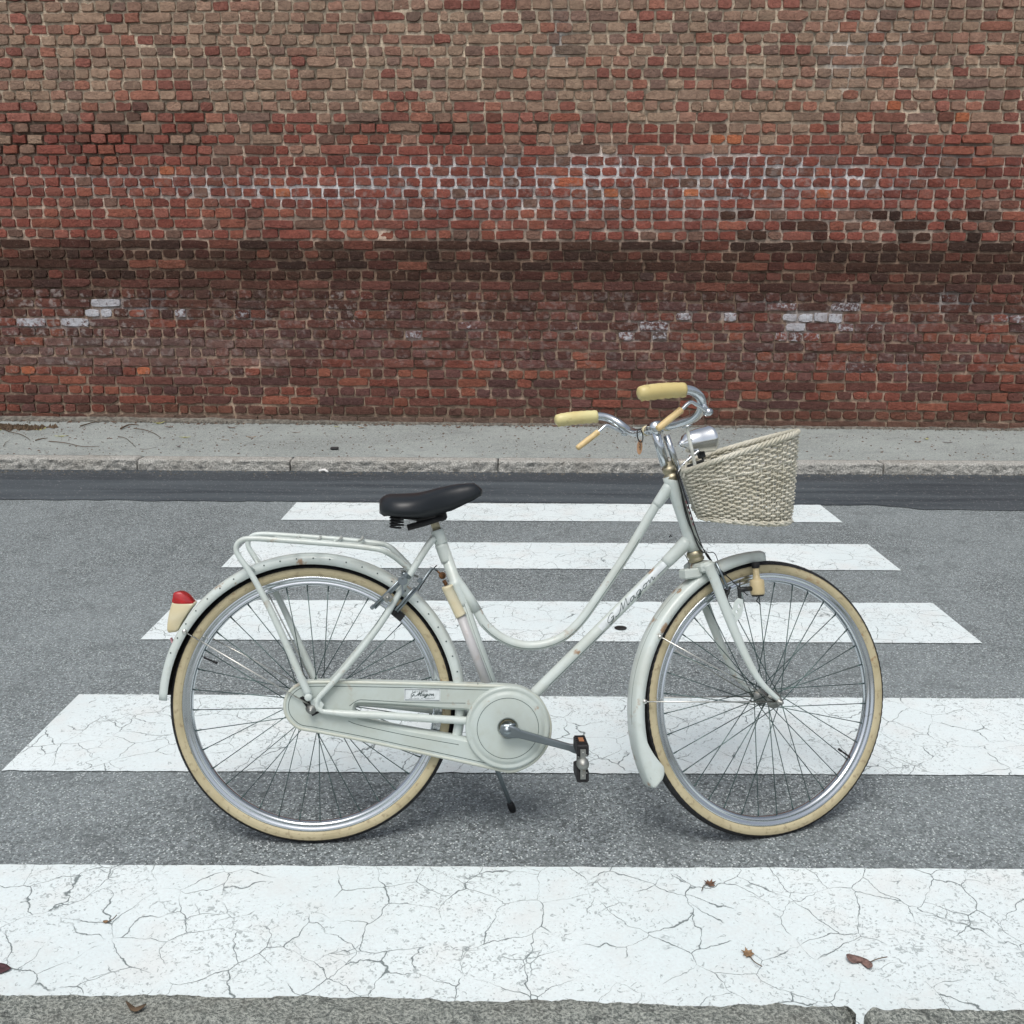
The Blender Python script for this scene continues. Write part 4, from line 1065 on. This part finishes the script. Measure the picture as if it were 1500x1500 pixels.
# ---- rear carrier
nr = [P(*q, .068) for q in ((452, 1018), (437, 984), (415, 934), (393, 887), (371, 846), (356, 824), (346.5, 808), (347.5, 797), (357, 790), (375, 789), (400, 790.5), (450, 794), (500, 798), (545, 803), (562, 807), (578, 818), (594, 833), (601, 840))]
nr[-1].y = -.020; nr[-2].y = -.028; nr[-3].y = -.046; nr[0].y = -.066
car = None
for s_ in (1, -1):
    m = MB(); q = smooth_path([Vector((p.x, p.y*s_, p.z)) for p in nr], 4); k = len(q)
    m.tube(q, [float(np.interp(i/(k-1), [0, .05, .25, .35, 1], [.0095, .0095, .0075, .0068, .0072])) for i in range(k)], 12)
    if car is None: car = part(m, 'carrier', M['paint'])
    else: part(m, 'carrier_rail', M['paint'], car)
zc = nr[11].z
for px in (392, 425, 458, 490, 523):
    m = MB(); p = P(px, 792, .066); m.tube([V(p.x, .066, p.z-.001), V(p.x+.004, .03, p.z-.003), V(p.x+.004, -.03, p.z-.003), V(p.x, -.066, p.z-.001)], .0036, 8); part(m, 'cross_bar', M['paint'], car)
for t_ in (.026, -.026):
    m = MB(); a = P(392, 792, .066); b = P(548, 804, .066); m.tube([V(a.x, t_, a.z+.001), V(b.x, t_, b.z+.001)], .0030, 8); part(m, 'long_bar', M['paint'], car)
m = MB(); a = P(372, 838, .034)
m.tube([V(nr[5].x, .066, nr[5].z), V(a.x, .034, a.z+.004)], .004, 8); m.tube([V(nr[5].x, -.066, nr[5].z), V(a.x, -.034, a.z+.004)], .004, 8)
c_ = P(452, 1021, .069); 
for s_ in (1, -1): m.lathe([(0, .078), (.007, .0775), (.0095, .075), (.0095, .062), (.006, .060)], 20, c=(c_.x, 0, c_.z), ax=(0, -s_, 0))
part(m, 'carrier_bolt', M['paint'], car)
m = MB(); m.tube([P(588, 836, .02), P(612, 845, -.02)], .003, 8); part(m, 'carrier_clip', M['dull'], car)

# ---- rear brake, lock and key
m = MB()
for a, b, t_ in (((546, 889), (593, 842), .060), ((549, 891), (597, 844), .052), ((582, 896), (611, 862), .045), ((579, 894), (608, 860), .052)): m.tube([P(*a, t_), P((a[0]+b[0])/2, (a[1]+b[1])/2, t_+.002), P(*b, t_)], .0034, 10)
m.tube([P(611, 862, .045), P(620, 850, .04), P(632, 832, .03), P(640, 836, .02)], .003, 8)
m.tube([P(590, 840, .055), P(600, 846, .04)], .006, 8)
for q in ((546, 889), (567, 872), (594, 842), (615, 850)): m.box(P(*q, .057), (.013, .012, .010), Matrix.Rotation(radians(-45), 3, 'Y'), bev=.002)
rb = part(m, 'rear_brake', M['steel'])
m = MB(); m.box(P(583, 900, .030), (.032, .016, .020), Matrix.Rotation(radians(40), 3, 'Y'), bev=.002); m.box(P(577, 893, .034), (.018, .02, .022), Matrix.Rotation(radians(40), 3, 'Y'), bev=.002); m.box(P(583, 900, -.030), (.032, .016, .020), Matrix.Rotation(radians(40), 3, 'Y'), bev=.002); part(m, 'brake_block', M['black'], rb)
m = MB(); c_ = P(568, 875, .062); m.box(c_, (.022, .012, .018), Matrix.Rotation(radians(-40), 3, 'Y'), bev=.002); m.lathe([(0, .006), (.0045, .0055), (.005, 0)], 12, c=c_+V(0, .006, 0), ax=(0, -1, 0)); part(m, 'lock', M['dull'], rb)
m = MB(); c_ = P(590, 851, .066)
m.plate([(c_.x+.0125*cos(a), c_.z+.0115*sin(a)) for a in [2*pi*i/16 for i in range(16)]], [[(c_.x+.0028*cos(a), c_.z+.006+.0028*sin(a)) for a in [2*pi*i/8 for i in range(8)]]], lambda x, z, t: V(x, t, z), .0655, .068, .0006)
m.box(c_+V(-.001, .001, -.022), (.0045, .0018, .026)); m.box(c_+V(.002, .001, -.028), (.004, .0016, .008)); part(m, 'key', M['steel'], rb)
m = MB(); m.tube(smooth_path([P(640, 828, .02), P(634, 834, .02), P(625, 846, .03), P(612, 866, .035)], 4), .0016, 6); part(m, 'brake_cable', M['dark'], rb)

# ---- pump behind the seat tube
m = MB(); a = P(656, 862, .018); b = P(674, 900, .018); c = P(716, 1010, .018)
m.tube([b, c], .0118, 18); pump = part(m, 'pump', M['lavender'])
m = MB(); m.tube([P(655, 858, .018), P(655.6, 860, .018), a, b, P(675, 902, .018)], [.0135, .0150, .0142, .0142, .0150], 20); part(m, 'pump_handle', M['cream'], pump)
m = MB(); m.tube([P(654, 857, .018), P(650, 850, .018)], .005, 8); c_ = P(648, 843, .018); m.lathe([(0, .009), (.007, .007), (.0095, 0), (.007, -.007), (0, -.009)], 14, c=c_); m.lathe([(0, .012), (.003, .012), (.003, .009)], 8, c=c_, ax=(.3, -.8, .3)); m.tube([c_, P(640, 836, .018)], .0028, 6); part(m, 'pump_clip', M['rust'], pump)

# ---- chain case
def outline(pts, k=5):
    q = smooth_path([Vector((p.x, p.z, 0)) for p in pts], k, closed=True); return [(v.x, v.y) for v in q]
T1 = .047
px_out = [(457, 998), (500, 998), (560, 999), (640, 1001), (700, 1003), (735, 1004), (765, 1008), (790, 1023), (804, 1046), (808, 1068), (803, 1092), (787, 1114), (764, 1128), (745, 1132), (715, 1126), (670, 1116), (600, 1101), (530, 1086), (462, 1073), (437, 1068), (421, 1054), (415, 1036), (420, 1016), (436, 1002)]
px_in = [(521, 1035), (532, 1032.5), (600, 1036), (650, 1040), (690, 1043), (700, 1060), (690, 1082), (660, 1078), (600, 1068), (560, 1060), (535, 1053), (522, 1047)]
m = MB(); m.plate(outline([P(*q, T1) for q in px_out], 4), [outline([P(*q, T1) for q in px_in], 4)], lambda x, z, t: V(x, t, z), .018, T1, .007)
case = part(m, 'chain_case', M['case'])
def inset_path(pts, d, t):
    o = outline([P(*q, T1) for q in pts], 4); n = len(o); c = []; 
    for i in range(n):
        a = Vector(o[i-2]); b = Vector(o[(i+2) % n]); dd_ = (b-a).normalized(); nn = Vector((dd_.y, -dd_.x)); c.append(V(o[i][0]+nn.x*d, t, o[i][1]+nn.y*d))
    return c
rimp = inset_path(px_out, .0035, T1-.003)
m = MB(); m.tube(rimp, .0048, 10, closed=True); part(m, 'case_edge', M['case_rim'], case)
m = MB(); m.tube(inset_path(px_out, .013, T1+.0002), .0007, 4, closed=True)
m.tube(smooth_path([P(512, 1034, T1), P(524, 1026, T1), P(540, 1025.5, T1), P(600, 1029, T1), P(682, 1030, T1)], 4), .0007, 4); m.tube(smooth_path([P(510, 1056, T1), P(530, 1063, T1), P(600, 1078, T1), P(672, 1091, T1)], 4), .0007, 4)
part(m, 'pinstripe', M['pinstripe'], case)
dc = P(744, 1067, .060); dc0 = V(dc.x, 0, dc.z)
m = MB(); m.lathe([(.1085, .030), (.1085, T1+.004), (.106, T1+.009), (.1015, T1+.0105), (.0975, T1+.0085), (.0935, T1+.0085), (.090, T1+.012), (.083, T1+.0135), (.030, T1+.0145), (.0265, T1+.0142), (.0250, T1+.008), (.0245, T1-.01)], 90, c=dc0, ax=(0, -1, 0)); disc = part(m, 'case_disc', M['case'], case)
m = MB(); m.lathe([(.0792, T1+.0139), (.0786, T1+.0145), (.0780, T1+.0139)], 90, c=dc0, ax=(0, -1, 0)); part(m, 'pinstripe', M['pinstripe'], case)
m = MB(); m.lathe([(.0250, T1-.004), (.0, T1-.006)], 30, c=dc0, ax=(0, -1, 0)); part(m, 'dust_cup', M['black'], case)
m = MB(); m.lathe([(.0215, T1-.004), (.0215, T1+.004), (.0185, T1+.006), (.0165, T1+.003), (.0165, T1-.004)], 30, c=dc0, ax=(0, -1, 0)); part(m, 'bearing_ring', M['brass'], case)
m = MB()
for q in ((700, 1003.5), (737, 1131), (600, 1099.5)): p = P(*q, T1); m.box(V(p.x, T1-.006, p.z), (.0012, .012, .008))
part(m, 'case_seam', M['dark'], case)
m = MB(); sl = P(447, 1030, T1+.001); m.plate([(sl.x-.014, sl.z+.014), (sl.x-.006, sl.z+.018), (sl.x+.030, sl.z-.006), (sl.x+.046, sl.z-.017), (sl.x+.034, sl.z-.026), (sl.x+.018, sl.z-.034), (sl.x+.012, sl.z-.024)], [], lambda x, z, t: V(x, t, z), T1-.004, T1+.0008); part(m, 'axle_slot', M['black'], case)
# maker's plate on the case
m = MB(); a = P(592, 1008.5, T1); b = P(645, 1009, T1); c = P(645, 1027, T1); d = P(592, 1026, T1)
m.plate([(d.x, d.z), (c.x, c.z), (b.x, b.z), (a.x, a.z)], [], lambda x, z, t: V(x, t, z), T1, T1+.0010); pt = part(m, 'maker_plate', M['decal'], case)
m = MB(); tz = T1+.0015
fr_ = [(a, 1, -1), (b, -1, -1), (c, -1, 1), (d, 1, 1), (a, 1, -1)]
m.tube([V(p.x+.0022*sx, tz, p.z+.0022*sz) for p, sx, sz in fr_], .00055, 4)
stk2, adv2 = script_strokes('G.Magon', .45); o0 = V(a.x+.015, 0, d.z+.0115); W2 = .060; lay_strokes(m, stk2, lambda x, y: V(o0.x+x*W2/adv2, tz, o0.z+y*.0095), .00062)
BLK = {'C': [[(1,1),(0,1),(0,0),(1,0)]], 'I': [[(.5,0),(.5,1)]], 'L': [[(0,1),(0,0),(1,0)]], 'M': [[(0,0),(0,1),(.5,.4),(1,1),(1,0)]], 'O': [[(0,0),(0,1),(1,1),(1,0),(0,0)]], 'T': [[(0,1),(1,1)],[(.5,1),(.5,0)]]}
x_ = a.x+.021
for ch in 'CICLI MOTO':
    if ch != ' ':
        for s_ in BLK[ch]: m.tube([V(x_+p*.0026, tz, b.z-.0072+q_*.0036) for p, q_ in s_], .0004, 4)
    x_ += .0026 if ch == ' ' else (.0030 if ch == 'I' else .0045)
for i in range(18):
    if i in (7, 10): continue
    xx = a.x+.014+i*.0036; m.tube([V(xx, tz, d.z+.0052), V(xx+.0020, tz, d.z+.0052+.0010*(i % 2))], .0006, 4)
part(m, 'plate_print', M['pinstripe'], case)

# ---- crank and pedal
m = MB(); pa = P(743, 1070, .085); pb = P(846, 1098, .088); d_ = (pb-pa).normalized(); n_ = Vector((-d_.z, 0, d_.x))
def cr(s_, hw, th):
    p = pa+(pb-pa)*s_; return [p+n_*hw+Vector((0, th, 0)), p+n_*hw*1.0+Vector((0, -th*.6, 0)), p+n_*hw*.75+Vector((0, -th, 0)), p-n_*hw*.75+Vector((0, -th, 0)), p-n_*hw+Vector((0, -th*.6, 0)), p-n_*hw+Vector((0, th, 0))]
m.loft([cr(-.10, .008, .006), cr(-.06, .0135, .007), cr(0, .0165, .0075), cr(.08, .0150, .0075), cr(.18, .0105, .007), cr(.5, .0088, .0065), cr(.88, .0080, .006), cr(.95, .0105, .006), cr(1.04, .0105, .006), cr(1.08, .006, .005)])
for i in range(len(m.sm)): m.sm[i] = False
m.lathe([(0, .0100), (.006, .0098), (.0075, .0078), (.0105, .0075), (.0110, .006)], 20, c=pa, ax=(0, -1, 0)); m.lathe([(.014, -.030), (.014, -.007)], 20, c=pa, ax=(0, -1, 0))
m.tube([pa-d_*.006+n_*.012, pa+d_*.016+n_*.020], .004, 8)
crank = part(m, 'crank', M['steel'])
def pedal(cx, cz, t0, s_, tilt=0.0):
    R_ = Matrix.Rotation(tilt, 3, 'Y')
    def W_(x, t, z): p = R_ @ Vector((x, 0, z)); return Vector((cx+p.x, -s_*t, cz+p.z))
    m = MB(); m.tube([W_(0, t0-.012, 0), W_(0, t0+.105, 0)], .0055, 12); m.lathe([(0, .014), (.009, .0125), (.0105, .009), (.0145, .007), (.0155, 0), (.0155, -.006)], 24, c=W_(0, t0+.094, 0), ax=(0, -s_, 0)); pd = part(m, 'pedal', M['dull'])
    for sg in (1, -1):
        m = MB()
        cc = W_(0, t0+.050, sg*.032); m.box(cc, (.030, .088, .029), R_, bev=.003)
        for k in range(5): m.box(W_(.0, t0+.018+k*.016, sg*.0472), (.026, .008, .003), R_)
        part(m, 'tread_block', M['black'], pd)
    m = MB()
    for q_ in (t0+.004, t0+.0965): m.box(W_(0, q_, 0), (.013, .003, .074), R_)
    for sg in (1, -1):
        m.tube([W_(.009, t0+.004, sg*.022), W_(.009, t0+.0965, sg*.022)], .0018, 6); m.box(W_(0, t0+.0985, sg*.0285), (.013, .002, .012), R_)
        m.lathe([(0, .003), (.003, .0025), (.0032, 0)], 8, c=W_(0, t0+.099, sg*.029), ax=(0, -s_, 0))
    part(m, 'end_plate', M['dull'], pd)
    m = MB(); m.box(W_(.0, t0+.052, .0480), (.012, .034, .0028), R_); part(m, 'reflector', M['reflector'], pd)
    return pd
pq = P(853.5, 1118, .180)
pedal(pq.x, pq.z, .092, 1)
# far side crank and pedal
pn = bb*2-pq; m = MB(); m.tube([Vector((bb.x, .06, bb.z)), Vector((pn.x, .066, 2*bb.z-pb.z))], [.010, .007], 10); part(m, 'crank', M['steel'])
pedal(pn.x+.0, 2*bb.z-pb.z, .078, -1, .2)
m = MB(); m.tube([Vector((bb.x, -.06, bb.z)), Vector((bb.x, .07, bb.z))], .008, 12); part(m, 'crank_axle', M['dull'])

# ---- kickstand
wk = G(750, 1184, .012); kf = BM.inverted() @ wk; ka = P(727, 1124, -.035)
m = MB(); m.tube([ka+Vector((-.02, -.01, .04)), ka, ka.lerp(kf, .75), kf], [.008, .0065, .006, .006], 12); ks = part(m, 'kickstand', M['steel'])
m = MB(); d_ = (kf-ka).normalized(); m.tube([kf-d_*.026, kf-d_*.018, kf, kf+d_*.010], [.0075, .0098, .0105, .009], 12); part(m, 'rubber_foot', M['black'], ks)

# ---- tail lamp
m = MB(); a = ang_of(P(252, 920), RC); 
tl = [P(*q, 0) for q in ((247, 923), (249, 900), (254, 882), (257, 880), (282, 881), (287, 883), (280, 893), (270, 908), (263, 922), (256, 925))]
tr = [P(*q, 0) for q in ((256, 884), (255, 873), (257, 867), (267, 866), (277, 872), (283, 879), (285, 884))]
def fat(outl, hw, mat, name, parent=None, bev=.008):
    m = MB(); o = [(p.x, p.z) for p in outl]
    c = (sum(x for x, z in o)/len(o), sum(z for x, z in o)/len(o)); rings = []
    o2 = outline(outl, 4)
    for t_, k in ((-hw, .80), (-hw*.9, .93), (-hw*.6, 1.0), (hw*.6, 1.0), (hw*.9, .93), (hw, .80)):
        rings.append([V(c[0]+(x-c[0])*k, t_, c[1]+(z-c[1])*k) for x, z in o2])
    m.loft(rings); return part(m, name, mat, parent)
tlo = fat(tl, .019, M['cream'], 'tail_lamp'); fat(tr, .0185, M['red'], 'red_lens', tlo)

# ---- number tag hanging from the bar (its own thing)
tp = SM @ Q(937, 655, .03); tw = BM @ tp
m = MB(); C_ = Vector((0, 0, 0))
ell = [(.0095*cos(a), .019*sin(a)) for a in [2*pi*i/24 for i in range(24)]]
m.plate(ell, [[(.0014*cos(a), .0145+.0014*sin(a)) for a in [2*pi*i/8 for i in range(8)]]], lambda x, z, t: Vector((x, -t, z)), -.0006, .0006)
tago = empty('number_tag', tw); tago.rotation_euler = (0, 0, radians(40)); tag(tago, 'small orange oval number tag hanging from the handlebar by a ring', 'tag')
m.build('tag_disc', M['orange'], tago)
m = MB(); pts2 = [(-.003, .007), (-.001, .009), (.002, .008), (.002, .004), (-.003, -.001), (.003, -.001), (.004, .001)]
m.tube([Vector((x, -.0011, z)) for x, z in pts2], .0007, 4); m.tube([Vector((-.001, -.0011, -.006)), Vector((.002, -.0011, -.003)), Vector((.003, -.0011, -.008))], .0006, 4); m.build('tag_number', M['pinstripe'], tago)
m = MB(); m.tube([Vector((.010*cos(a), .004*sin(a), .0145+.015+.016*sin(a))) for a in [2*pi*i/24 for i in range(24)]], .0016, 6, closed=True); m.build('ring', M['dark'], tago)

# ------------------------------------------------------------------ fallen leaves, twigs and scraps
def leaf(px, py, h, outl, size, mat, label, cat='leaf', rot=0.0, curl=.25, stem=None, group=None, name='leaf', squash=1.0):
    c = G(px, py, h); rnd = random.Random(int(px*7+py)); o = outline_leaf(outl)
    n = len(o); vs = []; cx = sum(p[0] for p in o)/n; cy = sum(p[1] for p in o)/n
    lv = [0, .35, .7, 1.0]
    def pt(x, y):
        X = (x*cos(rot)-y*sin(rot))*size; Y = (x*sin(rot)+y*cos(rot))*size*squash; z = curl*size*((x-cx)**2*1.6+abs(y-cy)*.5)+.0025+size*.10*noise.noise(Vector((x*3.3, y*3.3, px)))
        return Vector((X, Y, max(.001, z)))
    for s_ in lv[1:]: vs += [pt(cx+(x-cx)*s_, cy+(y-cy)*s_) for x, y in o]
    vs.append(pt(cx, cy)); k = len(vs)
    fs = [(len(vs)-1, i, (i+1) % n) for i in range(n)]
    for r in range(2): fs += [(r*n+i, (r+1)*n+i, (r+1)*n+(i+1) % n, r*n+(i+1) % n) for i in range(n)]
    th = .0008
    vs2 = [v+Vector((0, 0, th)) for v in vs]; fs2 = [tuple(i+k for i in f) for f in fs]; fs1 = [f[::-1] for f in fs]
    rim_ = [(2*n+i, 2*n+(i+1) % n, k+2*n+(i+1) % n, k+2*n+i) for i in range(n)]
    m = MB(); m.add(vs+vs2, fs1+fs2+rim_, True)
    e = empty(name, c); tag(e, label, cat, group)
    m.build('blade', mat, e)
    if stem:
        m = MB(); q = smooth_path([Vector((a*size, b*size*squash, .003+.004*i)) for i, (a, b) in enumerate(stem)], 4); m.tube(q, [.0011]*len(q), 6); m.build('stalk', M['twig'], e)
    return e
def outline_leaf(o): q = smooth_path([Vector((a, b, 0)) for a, b in o], 2, closed=True); return [(v.x, v.y) for v in q]
LOBED = [(-.9, .1), (-.5, .35), (-.6, .9), (-.2, .6), (0, 1.0), (.25, .55), (.8, .8), (.55, .3), (1.0, .0), (.5, -.15), (.45, -.7), (.05, -.5), (-.35, -.6), (-.45, -.1)]
LONG = [(-1, 0), (-.5, .28), (0, .36), (.5, .26), (1, .0), (.5, -.26), (0, -.34), (-.5, -.26)]
BENT = [(-1.0, .55), (-.5, .8), (.1, .75), (.65, .35), (.95, -.3), (.80, -.75), (.45, -.70), (.35, -.15), (-.05, .1), (-.25, -.1), (-.9, -.15)]
leaf(1040, 1297, .004, LOBED, .016, M['leaf_brown'], 'dark brown crumpled leaf with long stalk, upper one on the nearest white bar', rot=.3, stem=[(-.6, 0), (-1.2, -.8), (-1.7, -2.2)], squash=1.1)
leaf(1097, 1399, .004, LOBED, .016, M['leaf_tan'], 'tan crumpled leaf with stalk towards the kerb, on the nearest white bar', rot=1.9, stem=[(.0, -.4), (.3, -1.8), (1.0, -2.9)], squash=1.1)
leaf(1259, 1412, .004, BENT, .026, M['leaf_grey'], 'large bent grey-brown leaf near the kerb joint on the nearest white bar', rot=-.1, curl=.15, stem=[(.9, .1), (1.6, .3), (2.4, .35)])
leaf(1, 1421, .004, [(-1, .5), (0, .7), (.9, .1), (1.0, -.2), (.3, -.7), (-1, -.8)], .022, M['leaf_dark'], 'dark purple leaf cut off by the left edge, on the nearest white bar', curl=.1)
leaf(197, 1477, .103, [(-1, .5), (-.3, .25), (.3, -.2), (1, .3), (1, -.1), (.5, -.6), (-.1, -.5), (-.6, .0)], .020, M['twig'], 'curled dark leaf lying on the near granite kerb', curl=.1)
leaf(155, 1352, .004, [(-1, .2), (0, .9), (1, .1), (.5, -.8), (-.6, -.6)], .006, M['leaf_tan'], 'tiny tan leaf fragment on the left of the nearest white bar', stem=[(.5, 0), (2.5, .8), (3.4, 2.4)])
H_ = KH
leaf(233, 620.5, H_, LONG, .058, M['leaf_yellow'], 'yellow-green leaf lying at the foot of the wall, biggest bright one', rot=.35, curl=.2)
leaf(90, 639.5, H_, LONG, .060, M['leaf_yellow'], 'thin yellow-green leaf joined to a long twig on the left pavement', rot=.35, curl=.1, squash=.5)
leaf(271, 641, H_, LONG, .050, M['leaf_yellow'], 'faded yellow leaf lying flat on the pavement left of the second kerb joint', rot=.1, curl=.05, squash=.7)
leaf(368, 641, H_, LONG, .050, M['leaf_tan'], 'narrow olive leaf on the pavement with a black seed on it', rot=.05, curl=.15, squash=.5)
leaf(330, 645, H_, LONG, .032, M['leaf_tan'], 'small pale leaf on the pavement just left of the narrow olive leaf', rot=.0, curl=.1, squash=.6)
leaf(493, 625.5, H_, LONG, .030, M['leaf_yellow'], 'small yellow leaf tight against the wall above the black scrap', rot=-.2, curl=.15)
leaf(530, 627, H_, LONG, .045, M['leaf_tan'], 'brownish leaf against the wall just right of the small yellow leaf', rot=-.1, curl=.3)
leaf(1357, 644, H_, LOBED, .024, M['leaf_yellow'], 'small bright yellow leaf alone on the right pavement', rot=.4, curl=.3)
leaf(1345, 648, H_, LONG, .030, M['leaf_brown'], 'dry brown leaf touching the bright yellow one on the right pavement', rot=.3, curl=.2)
leaf(433, 634, H_, LONG, .050, M['leaf_brown'], 'thin brown leaf on the pavement midway between wall and kerb', rot=.2, curl=.1, squash=.4)
leaf(248, 626, H_, LONG, .040, M['leaf_brown'], 'dry brown leaf right of the big yellow-green one', rot=.15, curl=.2)
leaf(340, 627, H_, LONG, .055, M['leaf_brown'], 'curled brown leaf lying along the wall foot', rot=.1, curl=.2, squash=.6)
leaf(1388, 649, H_, LONG, .040, M['leaf_dark'], 'thin dark leaf at the right of the bright yellow leaf', rot=0, curl=.1, squash=.4)
leaf(262, 655, H_, LOBED, .022, M['leaf_dark'], 'small dark curled leaf above the second kerb stone', rot=.8, curl=.4)
def twig(pts, r, label, h=H_, group=None, name='twig', mat='twig'):
    q = [G(px, py, h)+Vector((0, 0, r+.004*abs(sin(i*1.7)))) for i, (px, py) in enumerate(pts)]; o = q[0].copy(); m = MB(); s_ = smooth_path([p-o for p in q], 5); k = len(s_)
    m.tube(s_, [r*(1-.6*i/k) for i in range(k)], 6); ob = m.build(name, M[mat], None); ob.location = o; return tag(ob, label, 'twig', group)
twig([(2, 628), (16, 634), (30, 637), (41, 643), (44, 646)], .004, 'bent brown twig hanging off the leaf heap on the left pavement')
twig([(52, 646), (64, 644), (70, 643)], .006, 'short thick twig between the leaf heap and the long twig')
twig([(72, 647), (95, 650), (122, 655), (146, 655)], .004, 'long straight twig with a knot, nearest the kerb on the left pavement')
twig([(196, 628), (212, 631), (227, 636), (236, 643)], .004, 'curved brown twig below the big yellow-green leaf')
twig([(173, 640), (184, 643), (191, 648), (199, 656)], .003, 'thin twig left of the curved brown one')
twig([(205, 658), (215, 659), (232, 655)], .002, 'faint thin twig just behind the first kerb joint')
twig([(177, 629), (190, 624), (203, 624)], .008, 'thick dark bark piece near the wall foot')
twig([(5, 654), (9, 649), (14, 646)], .003, 'short twig at the far left of the pavement')
twig([(118, 625), (134, 621), (145, 619)], .006, 'dark twig leaning along the wall foot at the left')
# heap of husks at the far left, one pile nobody could count
def scatter(name, n, region, size, mat, kind='stuff', h=H_, seed=1, flat=.4, parent=None):
    r = random.Random(seed); V_ = []; F = []
    for i in range(n):
        x, y = region(r); s_ = size*r.uniform(.4, 1.3); a = r.uniform(0, pi); b = len(V_); l = s_*r.uniform(1, 2.2)
        base = [(l, 0), (.3*l, s_*.7), (-.8*l, s_*.4), (-.5*l, -s_*.6)]
        V_ += [(x+p*cos(a)-q*sin(a), y+p*sin(a)+q*cos(a), h-.001) for p, q in base]
        V_.append((x, y, h+s_*flat*2)); F += [(b+j, b+(j+1) % 4, b+4) for j in range(4)]
    m = MB(); m.add(V_, F, False); o = m.build(name, mat, fix=False); return tag(o, kind=kind)
g0 = G(18, 627, H_)
heap = scatter('leaf_heap', 60, lambda r: (g0.x+r.gauss(0, .13)+.02, g0.y+r.gauss(0, .05)), .011, M['leaf_yellow'], seed=3, flat=.4)
scatter('husk_heap', 260, lambda r: (g0.x-.02+r.gauss(0, .15), g0.y+r.gauss(0, .05)), .017, M['twig'], seed=4, flat=.8)
def along_wall(r):
    x = r.uniform(-5.2, 5.2); 
    if x > -1 and r.random() < .6: x = r.uniform(-5.2, -1.5)
    return x, wy(x)-abs(r.gauss(0, .05))-.005
scatter('wall_foot_rubble', 2600, along_wall, .011, M['scrap'], seed=5, flat=.6)
scatter('wall_foot_leaf_bits', 260, lambda r: (lambda x: (x, wy(x)-abs(r.gauss(0, .08))-.01))(r.uniform(-5, 1)), .013, M['leaf_brown'], seed=15, flat=.3)
scatter('pavement_grit', 1300, lambda r: (-5+10*r.random()**1.35, r.uniform(7.45, 9.0)), .0062, M['leaf_brown'], seed=6, flat=.35)
scatter('gutter_grit', 700, lambda r: (r.uniform(-4.5, 4.5), ky(0)-abs(r.gauss(0, .07))-.01), .006, M['scrap'], h=.005, seed=8, flat=.5)
# mortar haunch at the foot of the wall
m = MB(); n = 300; vs = []
for i in range(n+1):
    x = WX0+(WX1-WX0)*i/n; t_ = 1/(1+math.exp((x+2.0)*2.5))
    a = .012+.020*t_+.012*noise.noise(Vector((x*5, 1, 1)))+.008*noise.noise(Vector((x*23, 1, 1))); d_ = .035+.03*t_+.02*noise.noise(Vector((x*4, 7, 1)))
    vs += [(x, wy(x)-d_-.01, KH-.003), (x, wy(x)-d_*.5, KH+a*.55), (x, wy(x)-.004, KH+a), (x, wy(x)+.03, KH+a)]
m.add(vs, [(i*4+j, (i+1)*4+j, (i+1)*4+j+1, i*4+j+1) for i in range(n) for j in range(3)]); tag(m.build('wall_foot_fillet', M['scrap'], fix=False), kind='structure')
# things lying in the gutter and on the pavement
m = MB(); m.box((0, 0, .008), (.062, .05, .014), Matrix.Rotation(.1, 3, 'Z'), bev=.004); o = m.build('plastic_scrap', M['litter_black']); o.location = G(490, 658, H_); tag(o, 'small black plastic scrap lying on the pavement behind the saddle', 'litter')
m = MB(); m.tube([(-.03, 0, .012), (0, .012, .016), (.03, -.02, .008)], [.009, .011, .008], 8); m.tube([(-.036, .0, .010), (-.03, 0, .012)], .0115, 8); o = m.build('bottle_cap', M['litter_white']); o.location = G(475, 692, .004); tag(o, 'crumpled white scrap lying in the gutter below the kerb', 'litter')
m = MB(); m.lathe([(.024, .0005), (.026, .003), (.022, .004), (.0, .003)], 20, ax=(0, 0, 1)); o = m.build('drain_stud', M['dark']); o.location = G(909, 920.5, .0045); tag(o, 'small dark round metal stud set in the third white bar', 'stud')
# weed growing from the kerb foot
wd = empty('weed', G(1235, 688, .02)); tag(wd, 'little olive weed growing at the foot of the kerb below the basket side', 'plant'); r = random.Random(2)
for k in range(26):
    m = MB(); a = r.uniform(0, 2*pi); l = r.uniform(.03, .07); d_ = Vector((cos(a)*.7, -.35+.3*sin(a), r.uniform(.5, 1))).normalized(); b0 = Vector((r.uniform(-.04, .04), -.012, 0)); s_ = d_.cross(Vector((0, 1, 0))).normalized()*.006
    m.add([b0, b0+d_*l*.5+s_, b0+d_*l, b0+d_*l*.5-s_, b0+d_*l*.5+Vector((0, -.003, 0))], [(0, 1, 4), (1, 2, 4), (2, 3, 4), (3, 0, 4)], False); m.build('leaf', M['weed'], wd, fix=False)
